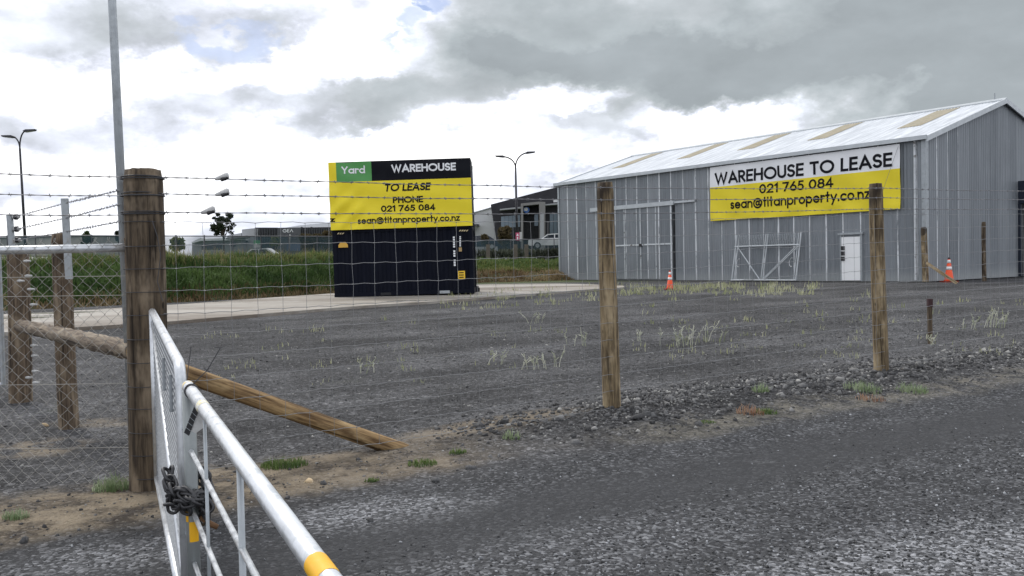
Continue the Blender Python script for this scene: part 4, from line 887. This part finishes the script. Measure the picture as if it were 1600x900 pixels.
# hanging tag plate under the rail
yq = float(GP(.3, 1)[1]); P_ = lambda x, y, dy=0: at(x, y, yq+dy)
m_ = MB(); m_.prism([P_(314, 638), P_(322, 652), P_(318, 668), P_(306, 677), P_(298, 673)], (0, .006, 0)); pl = m_.build('tag_plate', M_WHITEP, gt, world=True)
m_ = MB(); m_.prism([P_(303, 636, -.004), P_(309.5, 643, -.004), P_(295, 681, -.004), P_(287.5, 676, -.004)], (0, .004, 0)); lb = m_.build('printed_label', M_DARKP, pl, world=True)
m_ = MB()
for f in (.2, .4, .6, .8): m_.tube([lerp(P_(303, 636, -.006), P_(287.5, 676, -.006), f), lerp(P_(309.5, 643, -.006), P_(295, 681, -.006), f)], .0009, 4)
m_.build('printed_line', M_GALVD, lb, world=True)

# far leaf
H0 = at(238, 487, 5.80); H1 = at(279, 566, 3.52); d2 = (H1-H0); L2 = float(np.linalg.norm(d2)); d2h = np.array([d2[0], d2[1], 0]); d2h /= np.linalg.norm(d2h); dsl = d2/L2
fg = thing('farm_gate', 'far galvanised gate leaf with diagonal brace and mesh, hung on the strainer post', 'gate', np.array([H0[0], H0[1], .06]), 'pair of galvanised gate leaves')
E_ = H1+dsl*.10
def down(p, z): return np.array([p[0], p[1], z])
zb2 = .12
cr = [H0, lerp(H0, H1, .5), H1, H1+dsl*.05+np.array([0, 0, -.010]), H1+dsl*.085+np.array([0, 0, -.035]), H1+dsl*.10+np.array([0, 0, -.075])]
m_ = MB(); m_.tube(cr+[down(E_, .7), down(E_, zb2)], .0215, 20); m_.build('frame', M_GALV, fg, world=True, smooth=True)
m_ = MB(); m_.tube([H0+np.array([0, 0, .0]), down(H0, zb2+.04)], .0215, 14); m_.build('hinge_stile', M_GALV, fg, world=True, smooth=True)
m_ = MB(); m_.tube([down(H0, zb2+.04), down(E_, zb2)], .0215, 14); m_.build('bottom_rail', M_GALV, fg, world=True, smooth=True)
m_ = MB(); m_.tube([H0+np.array([0, 0, -.06]), down(E_, zb2+.06)], .012, 10); m_.build('diagonal_brace', M_GALV, fg, world=True, smooth=True)
m_ = MB(); sd2 = np.array([-d2h[1], d2h[0], 0])
nk = int(L2/.026); nz = 34
for k in range(nk+1):
    f = k/nk; pt_ = lerp(H0, H1, f); zt_ = pt_[2]
    m_.tube([down(pt_+sd2*.004, zb2+.03+(zt_-zb2-.04)*j/8)+d2h*(.006 if j % 2 else -.006) for j in range(9)], .0030, 4)
for j in range(nz):
    m_.tube([down(H0, zb2+.04+(H0[2]-zb2-.05)*j/nz), down(E_, zb2+.02+(H1[2]-zb2-.04)*j/nz)], .0036, 4)
m_.build('mesh', M_ZINC, fg, world=True)
for f in (.52, .75): m_ = MB(); pt_ = lerp(H0, H1, f+.1); m_.tube([down(pt_, pt_[2]-.10)+sd2*-.012, down(pt_, pt_[2]-.26)+sd2*-.012], .008, 8); m_.build('slot_plate', M_GALVD, fg, world=True)
for zz in (1.12, .28): m_ = MB(); h_ = down(H0, zz); m_.tube([h_, h_+np.array([-.02, .1, 0])], .014, 8); m_.build('hinge', M_GALVD, fg, world=True)
for zz in (.5, .9): m_ = MB(); m_.tube([down(E_, zz), lerp(down(E_, zz), GP(.01, zz), .9)], .007, 8); m_.build('latch', M_GALVD, fg, world=True)

# chain round both stiles
ch = MB()
def chain_link_(c, t_, nrm, L=.052, W=.019, r=.0062):
    t_ = t_/np.linalg.norm(t_); nrm = nrm-t_*(nrm@t_); nrm /= np.linalg.norm(nrm); bvec = np.cross(t_, nrm)
    pts = []
    for a in np.linspace(0, 2*math.pi, 16, endpoint=False):
        ca, sa_ = math.cos(a), math.sin(a); pts.append(c+t_*(ca*W+math.copysign(L/2-W+.006, ca) if abs(ca) > 1e-6 else 0)+bvec*sa_*W)
    ch.tube(pts, r, 8, closed=True)
def chain_path(P, roll=0.0):
    P = [np.array(p) for p in P]; seg = [np.linalg.norm(P[i+1]-P[i]) for i in range(len(P)-1)]; tot = sum(seg); s = 0; k = 0
    while s < tot:
        a = s; i = 0
        while i < len(seg)-1 and a > seg[i]: a -= seg[i]; i += 1
        p = lerp(P[i], P[i+1], a/seg[i]); t_ = P[i+1]-P[i]; base = np.array([.3, -1, .2]) if k % 2 else np.array([.7, .25, .9])
        base = base+np.array([random.gauss(0, .25) for _ in range(3)]); chain_link_(p, t_, base); s += .038; k += 1
def C_(px, py, dy): return at(px, py, A[1]+dy)
chain_path([C_(266, 742, .01), C_(264, 752, .0), C_(268, 768, -.02), C_(270, 790, -.02), C_(290, 796, -.06)])
chain_path([C_(262, 742, -.01), C_(272, 768, -.06), C_(290, 772, -.08), C_(310, 776, -.07), C_(326, 772, .0), C_(322, 745, .05), C_(308, 728, .08)])
chain_path([C_(268, 788, -.03), C_(285, 786, -.09), C_(303, 782, -.1), C_(322, 788, -.03), C_(320, 802, .02)])
chain_path([C_(312, 776, -.05), C_(323, 790, -.06), C_(322, 806, -.04), C_(316, 812, -.02)])
chain_path([C_(305, 738, .05), C_(315, 742, .07), C_(318, 765, .04), C_(316, 780, -.02)])
chain_path([C_(270, 776, -.02), C_(284, 768, -.085), C_(298, 778, -.1), C_(318, 778, -.06)])
chn = tag(ch.build('chain', M_CHAIN, M=Tr(C_(296, 775, 0)), world=True, smooth=True), 'heavy dark steel chain wound round the meeting gate stiles', 'chain')
m_ = MB(); m_.tube([C_(314, 808, -.02), C_(328, 818, -.03), C_(340, 824, -.03)], [.010, .011, .010], 10)
tag(m_.build('gate_bolt', M_RUST, M=Tr(C_(314, 808, -.02)), world=True, smooth=True), 'short rusty bolt hanging from the heavy chain', 'bolt')

# far-left yard gate just showing at the edge
yg = P1[1]+.25; a = at(10, 608, yg); tpz = at(8, 394, yg)[2]; dirg = np.array([-.75, .66, 0])
og = thing('yard_gate', 'galvanised barred yard gate beyond the insulator post at the left edge', 'gate', a)
def OG(s, z): return np.array([a[0]-.03, a[1], 0])+dirg*s+np.array([0, 0, z])
m_ = MB(); m_.tube([OG(0, .25), OG(0, tpz)], .025, 10); m_.tube([OG(0, tpz), OG(2.6, tpz)], .025, 10); m_.tube([OG(2.6, tpz), OG(2.6, .25)], .025, 10); m_.tube([OG(0, .25), OG(2.6, .25)], .025, 10); m_.build('frame', M_GALVD, og, world=True)
m_ = MB()
for k in range(26): m_.tube([OG(.1*k+.03, .25), OG(.1*k+.03, tpz)], .007, 5)
for z in (.45, .6, .75, .9): m_.tube([OG(0, z), OG(2.6, z+.02)], .01, 6)
m_.build('barred_infill', M_GALVD, og, world=True)

# ------------------------------------------------------------------ far background
def tree(name, label, px, pbase, Yd, hpx, wpx, mat, leaf, n, lobes, group=None, ctop=1.0, trunk=True, lobe=1.0):
    b_ = at(px, pbase, Yd); H = hpx*Yd/FPX; Wd = wpx*Yd/FPX/2; t_ = thing(name, label, 'tree' if 'tree' in name or 'conifer' in name else 'shrub', b_, group)
    cs_ = []
    for i in range(lobes):
        a = random.uniform(0, 6.283); r = math.sqrt(random.random())*.72; hz = random.uniform(.42, .9) if trunk else random.uniform(.25, .85); k = 1-.5*abs(hz-.62)/.4
        cs_.append((np.array([r*Wd*math.cos(a)*k, r*Wd*math.sin(a)*k, H*hz]), random.uniform(.18, .34)*Wd*1.2*lobe))
    tm = MB(); lean = random.uniform(-.05, .05)*H
    tm.tube([(0, 0, -.3), (lean*.4, 0, H*.25), (lean, 0, H*.5), (lean*1.1, 0, H*.8)], [H*.022, H*.018, H*.012, H*.004], 7)
    for c, r in cs_[::2]: tm.tube([(lean*.6, 0, H*random.uniform(.25, .45)), tuple(c*np.array([.55, .55, .85])), tuple(c)], [H*.011, H*.008, H*.003], 5)
    tm.build('trunk', M_BARK, t_)
    cid = rng.integers(0, lobes, n); C = np.array([c for c, r in cs_])[cid]; R = np.array([r for c, r in cs_])[cid]
    dv = rng.normal(0, 1, (n, 3)); dv /= np.linalg.norm(dv, axis=1)[:, None]; P = C+dv*(R*rng.uniform(.25, 1.0, n)**.6)[:, None]*np.array([1, 1, .75])
    a = rng.normal(0, 1, (n, 3)); a /= np.linalg.norm(a, axis=1)[:, None]; bb = np.cross(a, rng.normal(0, 1, (n, 3))); bb /= np.linalg.norm(bb, axis=1)[:, None]; s = leaf*rng.uniform(.5, 1.2, n)[:, None]
    Vv_ = np.stack([P-a*s, P+bb*s*.5, P+a*s, P-bb*s*.5], 1).reshape(-1, 3)+b_; np_mesh('crown', Vv_, np.arange(4*n).reshape(-1, 4), mat, parent=t_, k=4)
    return t_
tree('broad_tree', 'dark open crowned tree standing taller than the low building', 350, 394, 95, 66, 56, M_LEAFD, .15, 2300, 48, lobe=.46)
tree('young_tree', 'yellow green young tree beside the strainer post beyond the bank', 277, 402, 62, 31, 28, M_LEAFY, .17, 1300, 16)
tree('round_tree', 'small dark green tree in front of the long cream wall', 135, 392, 95, 31, 20, M_LEAFG, .24, 1300, 14)
tree('conifer', 'dark pointed conifer at the end of the long cream wall', 186, 394, 100, 36, 14, M_LEAFD, .26, 1000, 12)
tree('young_tree', 'small olive green tree in front of the louvred grey building', 429, 396, 90, 27, 17, M_LEAFY, .22, 900, 12)
for i, (px, hp, wp, lb_) in enumerate(((478, 36, 22, 'brown olive shrub right of the white sign letters'), (494, 34, 24, 'brown olive shrub midway between sign wall and banner'), (511, 37, 22, 'brown olive shrub next to the yellow banner edge'))):
    tree('tall_shrub', lb_, px, 396, 88, hp, wp, M_LEAFB, .26, 2000, 18, 'brown shrubs before the grey building', trunk=False)
tree('tall_shrub', 'large rusty olive shrub before the charcoal building', 790, 392, 82, 44, 30, M_LEAFB, .25, 3000, 22, trunk=False)
tree('small_tree', 'small olive tree in front of the white gabled end wall', 758, 394, 78, 31, 14, M_LEAFB, .2, 1000, 12)

def bld(name, label, Yd, px): return thing(name, label, 'building', np.array([at(px, 395, Yd)[0], Yd, .3]))
def bpoly(parent, nm, pts, Yd, depth, mat):
    m_ = MB(); m_.prism([at(x, y, Yd) for x, y in pts][::-1], (0, depth, 0)); return m_.build(nm, mat, parent, world=True)
# louvred building with the white letters
Yd = 120; gb = bld('office_warehouse', 'grey office with vertical louvres and white sign letters beyond the bank', Yd, 460)
bpoly(gb, 'end_wall', [(378, 404), (378, 358.5), (398, 356.5), (398, 404)], Yd, 12, M_LGREY)
bpoly(gb, 'louvre_wall', [(398.2, 404), (398.2, 355.5), (433, 355.5), (433, 404)], Yd+.3, 12, M_CHAR)
sgw = bpoly(gb, 'sign_wall', [(433.2, 404), (433.2, 355.8), (470, 355.3), (470, 404)], Yd-.2, 12, M_GREY)
bpoly(gb, 'louvre_wall', [(470.2, 404), (470.2, 355.4), (742, 352), (742, 404)], Yd+.3, 12, M_CHAR)
for k in range(13): x = 399.5+k*2.6; bpoly(gb, 'louvre_fin', [(x, 394), (x, 357), (x+.9, 357), (x+.9, 394)], Yd+.05, .2, M_LGREY if k < 2 else M_GREY)
for k in range(20): x = 472+k*2.7; bpoly(gb, 'louvre_fin', [(x, 394), (x, 357), (x+.9, 357), (x+.9, 394)], Yd+.05, .2, M_GREY)
for x in (440, 446.5, 452.5, 458): bpoly(sgw, 'window', [(x, 374.5), (x, 366), (x+4.8, 366), (x+4.8, 374.5)], Yd-.28, .06, M_GLASS)
bpoly(gb, 'window', [(448, 392), (448, 381), (469, 381), (469, 392)], Yd-.28, .06, simple('blue_glass', (.03, .06, .11), .1))
bpoly(gb, 'window', [(384, 378), (384, 368), (387, 368), (387, 378)], Yd-.08, .06, M_GLASS)
bpoly(gb, 'roof', [(440, 356.6), (470, 351.8), (520, 347), (742, 336), (742, 354)], Yd+6, 30, M_WROOF)
for x in (470, 485): bpoly(gb, 'roof_vent', [(x, 357), (x, 354.5), (x+1.6, 354.5), (x+1.6, 357)], Yd+.6, .8, M_CHAR)
def gsurf(x, z, off=0): return (x, Yd-.25-off, z)
a = at(443, 363.3, Yd); e = at(458.5, 363, Yd); cp = 5.0*Yd/FPX; m_ = MB(); lettering(m_, 'GE^', a[0], e[0], a[2], cp, gsurf, th=.15, off=.05); m_.build('sign_letters', M_INKW, sgw, world=True)
# low building to its left
Yd = 118; lb = bld('low_office', 'low grey building with pale roof and dark windows beyond the bank', Yd, 335)
bpoly(lb, 'wall', [(300, 402), (300, 379), (312, 373), (314, 376), (377.8, 374.5), (377.8, 402)], Yd, 9, M_LGREY); bpoly(lb, 'roof', [(299, 378.5), (313, 371.5), (322, 373), (378, 371), (378, 375), (314, 376.3), (300, 380)], Yd-1, 12, M_WROOF)
bpoly(lb, 'window', [(315, 390), (315, 381.5), (346, 380), (346, 390)], Yd-.06, .08, M_GLASS); bpoly(lb, 'window', [(361, 385), (361, 379.5), (368, 379.2), (368, 385)], Yd-.06, .08, M_GLASS)
bpoly(lb, 'wall', [(355, 374), (355, 368), (377, 364), (377, 374)], Yd+2, 6, M_LGREY); bpoly(lb, 'canopy', [(353, 374), (353, 371.5), (380, 368.5), (380, 371.5)], Yd-2.5, 3, M_PORT)
# far left cream wall
Yd = 135; fw = bld('long_warehouse', 'long cream walled warehouse far behind the chain link', Yd, 60)
bpoly(fw, 'wall', [(-160, 400), (-160, 376), (0, 371.5), (159, 368.5), (159, 400)], Yd, 20, M_CREAM); bpoly(fw, 'parapet', [(-160, 376.2), (-160, 374.5), (159.5, 367.5), (159.5, 368.7)], Yd-.2, 20.4, M_PORT)
# white gabled end left of charcoal building
Yd = 112; wb = bld('white_warehouse', 'white warehouse with sloping roof between banner and charcoal building', Yd, 745)
bpoly(wb, 'wall', [(690, 402), (690, 349), (735, 333.5), (768, 324), (790, 330), (790, 402)], Yd, 18, M_WBLD); bpoly(wb, 'roof', [(689, 349), (735, 332.6), (768, 323), (790, 329), (790, 330), (768, 324.2), (735, 333.8), (690, 350)], Yd-.3, 18.5, M_WROOF)
bpoly(wb, 'canopy', [(732, 352.5), (732, 350), (748, 350), (748, 352.5)], Yd-2, 2, M_GREY); bpoly(wb, 'door', [(738, 371), (738, 358), (742, 358), (742, 371)], Yd-.08, .07, M_DARK)
# charcoal building
Yd = 100; db = bld('charcoal_showroom', 'charcoal showroom with raking parapet, glass front and grey entrance portal', Yd, 830)
bpoly(db, 'facade', [(780, 402), (766.5, 319.5), (875, 291), (925, 278), (925, 402)], Yd, 14, M_CHAR)
for x in range(783, 812, 6): bpoly(db, 'window', [(x, 356-(x-783)*.06), (x, 338.5-(x-783)*.1), (x+5.6, 338-(x-783)*.1), (x+5.6, 356-(x-783)*.06)], Yd-.1, .09, M_GLASSB)
bpoly(db, 'canopy', [(781, 328.5), (781, 326.5), (814, 323), (814, 325.5)], Yd-1.4, 1.3, M_LGREY); bpoly(db, 'canopy', [(852, 321), (852, 319), (925, 312), (925, 315)], Yd-1.8, 1.7, M_LGREY)
pt_ = bpoly(db, 'portal', [(814, 395), (814, 318), (842, 315), (852, 315.5), (852, 395), (842.5, 395), (842.5, 319), (817.5, 321.5), (817.5, 395)], Yd-2.2, 2.1, M_PORT)
bpoly(pt_, 'portal_glass', [(818, 372), (818, 322.5), (842, 319.5), (842, 372)], Yd-.12, .1, M_DARK)
bpoly(pt_, 'window', [(835, 353), (835, 335), (841, 334.5), (841, 353)], Yd-.3, .1, M_GLASSB); bpoly(pt_, 'column', [(844, 380), (844, 334), (850, 333.5), (850, 380)], Yd-2.4, .15, M_LGREY)
bpoly(pt_, 'canopy_beam', [(818, 335), (818, 333), (842, 331), (842, 333)], Yd-1, .3, M_CHAR)
for x in range(859, 925, 6): bpoly(db, 'window', [(x, 371), (x, 333), (x+5.4, 332.5), (x+5.4, 371)], Yd-.1, .09, M_GLASSB)
bpoly(db, 'roof_sign', [(865, 316), (865, 311.5), (873, 311), (873, 315.5)], Yd-1.6, .3, M_WBLD)
c = at(822.5, 328, Yd-1.2); m_ = MB(); m_.tube([c, c-np.array([0, .08, 0])], .33, 20); lg_ = m_.build('round_logo', simple('blue_logo', (.05, .16, .5), .5), pt_, world=True); m_ = MB(); m_.tube([c+np.array([-.05, -.085, .06]), c+np.array([-.05, -.1, .06])], .2, 16); m_.build('logo_swoosh', M_INKW, lg_, world=True)
# teal netting fence on the bank
def meshfence(label, p):
    f_ = thing('mesh_fence', label, 'fence', np.array([p[0][0], p[0][1], p[0][2]])); m_ = MB()
    for a, e in zip(p[:-1], p[1:]): m_.quad(a, e, e+np.array([0, 0, 1.25]), a+np.array([0, 0, 1.25]))
    m_.build('netting', M_NET, f_, world=True)
    m_ = MB(); m_.tube([q+np.array([0, 0, 1.26]) for q in p], .03, 6); m_.build('top_rail', M_GREY, f_, world=True)
    for q in p: m_ = MB(); m_.tube([q-np.array([0, 0, .3]), q+np.array([0, 0, 1.32])], .035, 6); m_.build('post', M_GREY, f_, world=True)
meshfence('low teal netting fence on the green bank left of the navy container', [at(px, 393+max(0, (100-px)*.02), 50+(px+120)*.008)+np.array([0, 0, -.35]) for px in range(-120, 541, 44)])
fp = [at(px, 396-(px-640)*.02, 72)+np.array([0, 0, -.35]) for px in range(560, 960, 34)]; meshfence('teal netting fence between the navy container and the grey shed', fp)
hg = thing('clipped_hedge', 'dull grey green hedge under the teal netting right of the container', 'hedge', at(810, 404, 70)); n = 5000
P = np.stack([rng.uniform(at(700, 400, 70)[0], at(960, 400, 70)[0], n), 70+rng.uniform(0, 1.2, n), rng.uniform(1.2, 2.35, n)], -1)
V_, F_ = blades(P, rng.uniform(.15, .4, n), rng.uniform(.1, .9, n), .05); np_mesh('foliage', V_, F_, leafmat('hedge_leaf', (.05, .06, .04), (.09, .10, .07)), parent=hg)
for px in (763, 806, 823): q = at(px, 412, 66); tag(MB().box(-.14, .14, -.14, .14, -.6, 1.4).build('concrete_post', simple('brown_stump', (.12, .105, .085), .9, 0, .2, 4), M=Tr(q)), {763: 'short brown post left of the lamp column', 806: 'short brown post at the foot of the lamp column', 823: 'short brown post below the entrance portal'}[px], 'post', 'short posts in the grass')
# lamps
def lamp(label, pb, pf, arms, Yd, r):
    b_ = at(*pb, Yd); f_ = at(*pf, Yd); t_ = thing('street_lamp', label, 'street lamp', b_, 'double armed street lamps')
    m_ = MB(); m_.tube([b_, lerp(b_, f_, .6), f_], [r*1.3, r, r*.85], 12); m_.build('pole', M_BLACKP, t_, world=True, smooth=True)
    for (ax, ay) in arms:
        e = at(ax, ay, Yd); dx = e[0]-f_[0]; dz = e[2]-f_[2]; pts = [f_+np.array([dx*(1-math.cos(q)), 0, dz*math.sin(q)]) for q in np.linspace(0, math.pi/2*.94, 9)]
        m_ = MB(); m_.tube(pts, r*.62, 8); am = m_.build('arm', M_BLACKP, t_, world=True, smooth=True); s = 1 if dx > 0 else -1; p = pts[-1]
        m_ = MB(); m_.prism([p+np.array(v) for v in ((0, -.16, -.07), (s*.75, -.2, .02), (s*.8, -.2, .12), (s*.1, -.16, .12), (-s*.1, -.16, .02))], (0, .34, 0)); hd_ = m_.build('lamp_head', M_BLACKP, am, world=True)
        m_ = MB(); m_.prism([p+np.array(v) for v in ((s*.1, -.13, -.075), (s*.7, -.16, -.0), (s*.7, -.16, .01), (s*.1, -.13, -.06))], (0, .28, 0)); m_.build('lens', M_LAMP, hd_, world=True)
lamp('black double armed street lamp far behind the chain link', (41, 405), (31, 232), ((40, 205), (20, 214)), 66, .085)
lamp('black double armed street lamp between the banner and the shed', (809, 412), (805.5, 262), ((824, 239), (786, 245)), 80, .10)
# signs
s_ = thing('estate_sign', 'green and white sign board in front of the louvred grey building', 'sign', at(402, 396, 85)); bpoly(s_, 'green_panel', [(396.5, 382), (396.5, 375.5), (407.5, 375.5), (407.5, 382)], 85, .08, M_GRN); bpoly(s_, 'white_panel', [(396.5, 387), (396.5, 382.2), (408, 382.2), (408, 387)], 85, .08, M_WHITEP)
for x in (397.2, 406.6): bpoly(s_, 'post', [(x, 402), (x, 387), (x+.8, 387), (x+.8, 402)], 85.02, .07, M_WHITEP)
s_ = thing('roadside_sign', 'pink and white sign board beside the lamp column', 'sign', at(812, 396, 76)); bpoly(s_, 'pink_panel', [(805.8, 376), (805.8, 363.5), (811.6, 363.5), (811.6, 376)], 76, .08, simple('pink_sign', (.55, .10, .2), .5)); bpoly(s_, 'white_panel', [(811.8, 377), (811.8, 362.5), (815.5, 362.5), (815.5, 377)], 76, .08, M_WHITEP)
m_ = MB(); m_.prism([at(x, y, 75.96) for x, y in ((806.8, 368.5), (808.7, 364.7), (810.6, 368.5))][::-1], (0, .03, 0)); m_.build('triangle_mark', M_INKW, s_, world=True)
bpoly(s_, 'white_bar', [(807.8, 374.8), (807.8, 370.2), (809.6, 370.2), (809.6, 374.8)], 75.96, .03, M_INKW); bpoly(s_, 'post', [(808, 398), (808, 376), (809, 376), (809, 398)], 76.1, .06, M_GREY)
# cars
def car(name, label, cat, px, py, Yd, Lm, H, paint, flip=1, prof=None):
    c = at(px, py, Yd); t_ = thing(name, label, cat, c, 'cars beyond the teal fence'); hL = Lm/2
    body = [(-1, .30), (-1, .58), (-.93, .64), (-.42, .68), (.55, .68), (.98, .64), (1, .35), (.95, .24), (-.95, .24)]
    m_ = MB(); m_.prism([(flip*x*hL, -.85, z*H) for x, z in (body if flip < 0 else body[::-1])], (0, 1.7, 0)); bo = m_.build('body', paint, t_)
    cab = [(-.45, .67), (-.18, .96), (.42, 1.0), (.78, .67)]; m_ = MB(); m_.prism([(flip*x*hL, -.74, z*H) for x, z in (cab if flip < 0 else cab[::-1])], (0, 1.48, 0)); cb = m_.build('cabin', paint, t_)
    for wn in ([(-.36, .70), (-.15, .91), (.10, .93), (.10, .70)], [(.14, .70), (.14, .93), (.40, .94), (.62, .70)]):
        m_ = MB(); m_.prism([(flip*x*hL, -.75, z*H) for x, z in (wn if flip < 0 else wn[::-1])], (0, .008, 0)); m_.build('window', M_GLASS, cb)
    for x in (-.62, .62):
        m_ = MB(); m_.tube([(flip*x*hL, -.88, .33), (flip*x*hL, -.66, .33)], .33, 18); wh = m_.build('wheel', M_TYRE, t_); m_ = MB(); m_.tube([(flip*x*hL, -.89, .33), (flip*x*hL, -.885, .33)], .2, 14); m_.build('rim', M_LGREY, wh)
        m_ = MB(); m_.tube([(flip*x*hL, .66, .33), (flip*x*hL, .88, .33)], .33, 18); m_.build('wheel', M_TYRE, t_)
    m_ = MB(); m_.box(flip*-hL*1.002-.02, flip*-hL*1.002+.03, -.75, -.4, .50*H, .58*H); m_.build('headlight', M_LAMP, bo)
    return t_
car('parked_car', 'white car parked before the charcoal showroom beside the grey shed', 'car', 862, 389, 86, 4.4, 1.45, M_CARW)
car('parked_car', 'dark blue car parked beside the white warehouse', 'car', 748, 391, 90, 4.3, 1.45, M_CARB)
car('parked_car', 'pale car with only its roof over the grassy bank', 'car', 404, 417, 74, 4.2, 1.5, M_CARW)
m_ = at(452, 392, 100); tag(MB().tube([m_, at(453, 366, 100)], .06, 8).build('flag_pole', M_WHITEP, M=Tr(m_), world=True), 'slim white pole standing in front of the white sign letters wall', 'pole')

# ------------------------------------------------------------------ weeds
GW = 'pale dried weeds in the gravel yard'
for px, py, rad, h, n, lb_ in ((905, 540, .30, .42, 11, 'tall pale dried weed clump just left of the middle post'), (832, 578, .30, .42, 13, 'pale dried weed clump low in the yard left of the middle post'), (868, 574, .26, .36, 9, 'pale dried weed between the two clumps by the middle post'), (778, 570, .2, .34, 6, 'thin pale weed, leftmost of the low clumps'),
        (1065, 540, .55, .50, 26, 'widest pale dried weed patch right of the middle post'), (1100, 535, .3, .45, 9, 'pale dried weed at the right end of the widest patch'), (1001, 533, .14, .3, 4, 'single pale weed beside the widest weed patch'), (1548, 512, .35, .5, 20, 'dense pale dried weed near the right edge'), (1516, 514, .2, .42, 8, 'smaller pale weed left of the dense one near the right edge'), (828, 506, .5, .4, 12, 'faint pale weed nearer the concrete slab'),
        (1455, 540, .2, .3, 5, 'pale weed stems at the foot of the maroon topped peg'), (573, 583, .2, .3, 5, 'lone pale weed in the yard right of the gate')):
    stems('dried_weed', lb_, px, py, rad*.6, h*.72, max(3, int(n*.55)), GW)
GV = 'green tufts along the fence line'
for px, py, rad, h, n, mat, lb_ in ((445, 728, .17, .10, 420, M_WEEDG, 'dense green grass tuft in the dirt below the diagonal stay'), (660, 726, .11, .07, 200, M_WEEDG, 'small bright green tuft right of the stay foot'), (580, 752, .05, .05, 90, M_WEEDG, 'tiny green tuft on the driveway edge'), (175, 765, .13, .16, 200, M_WEEDP, 'straggly grey green weed beside the strainer post foot'),
        (25, 810, .07, .10, 110, M_WEEDP, 'small grey green weed at the lower left corner'), (1348, 610, .19, .15, 190, M_WEEDP, 'grey green weed among stones left of the right hand post'), (1424, 612, .17, .15, 170, M_WEEDP, 'grey green weed among stones right of the right hand post'), (1198, 645, .10, .07, 160, M_WEEDG, 'low mossy green tuft below the crushed stones'), (1104, 660, .08, .04, 90, M_WEEDG, 'flat mossy patch at the driveway edge near the middle post'),
        (1172, 647, .12, .14, 90, M_WEEDR, 'reddish dry weed beside the mossy tuft'), (1360, 625, .14, .10, 80, M_WEEDR, 'reddish dry weed below the right hand post'), (800, 685, .08, .12, 80, M_WEEDP, 'small weed at the left end of the crushed stones'), (1188, 612, .09, .15, 80, M_WEEDP, 'thin weed on the stones between the two posts'), (715, 708, .07, .07, 90, M_WEEDG, 'small green tuft between stay foot and stones')):
    tuft('grass_tuft' if mat == M_WEEDG else 'weed_plant', lb_, 'grass tuft' if mat == M_WEEDG else 'weed', px, py, rad, h, n, mat, GV, .0035)
# loose weeds strip before the shed and thin yard weeds
P = []
for n, x0, x1, y0, y1 in ((300, 960, 1280, 445, 462), (170, 690, 960, 458, 486), (130, 1000, 1240, 446, 454), (14, 350, 640, 555, 580), (160, 1000, 1600, 460, 560), (60, 300, 900, 500, 600)):
    for i in range(n):
        px = random.uniform(x0, x1); py = random.uniform(y0, y1) - (0 if n > 300 else (px-690)*.05 if x0 == 690 else 0)
        if math.sin(px*.09)+math.sin(px*.033+py*.3) < random.uniform(-1.8, 1.3): continue
        q = gp(px, py); P.append(q)
P = np.array(P); n = len(P); P = np.repeat(P, 5, 0)+rng.normal(0, .09, (n*5, 3))*np.array([1, 1, 0]); P[:, 2] = g(P[:, 0], P[:, 1])
hh_ = rng.uniform(.08, .34, len(P))*np.clip(P[:, 1]/34, .25, 1)*.8
V_, F_ = blades(P, hh_, np.clip(rng.normal(.35, .2, len(P)), 0, .9), .014*np.clip(P[:, 1]/30, .3, 1)); kind(np_mesh('sparse_weeds', V_, F_, leafmat('mixed_pale_weeds', (.36, .37, .20), (.60, .59, .42), (.26, .29, .13), .8)), 'stuff')
# loose larger stones and litter on the drive edge
GS = 'loose stones on the driveway edge'
for px, py, s, lb_, mm in ((484, 752, .045, 'pale stone on the driveway edge below the green tuft', M_CUT), (505, 757, .04, 'dark stone right of the pale one', None), (735, 733, .05, 'dark stone on the driveway below the stay foot', None), (580, 815, .045, 'dark stone lying alone on the light patch of the driveway', None), (680, 752, .045, 'dark stone on the driveway left of the crushed stones', None), (38, 848, .07, 'flat dark stone at the lower left', None), (72, 666, .05, 'pale flat chip of wood behind the chain link', M_CUT)):
    c = gp(px, py); A1 = rocks(np.array([[c[0], c[1], c[2]+s*.2]]), [s*1.3], .6); tag(np_mesh('loose_stone', A1[0], A1[1], mm or M_STONE, M=Tr(c), k=4), lb_, 'stone', GS)
print('objects', len(bpy.data.objects))
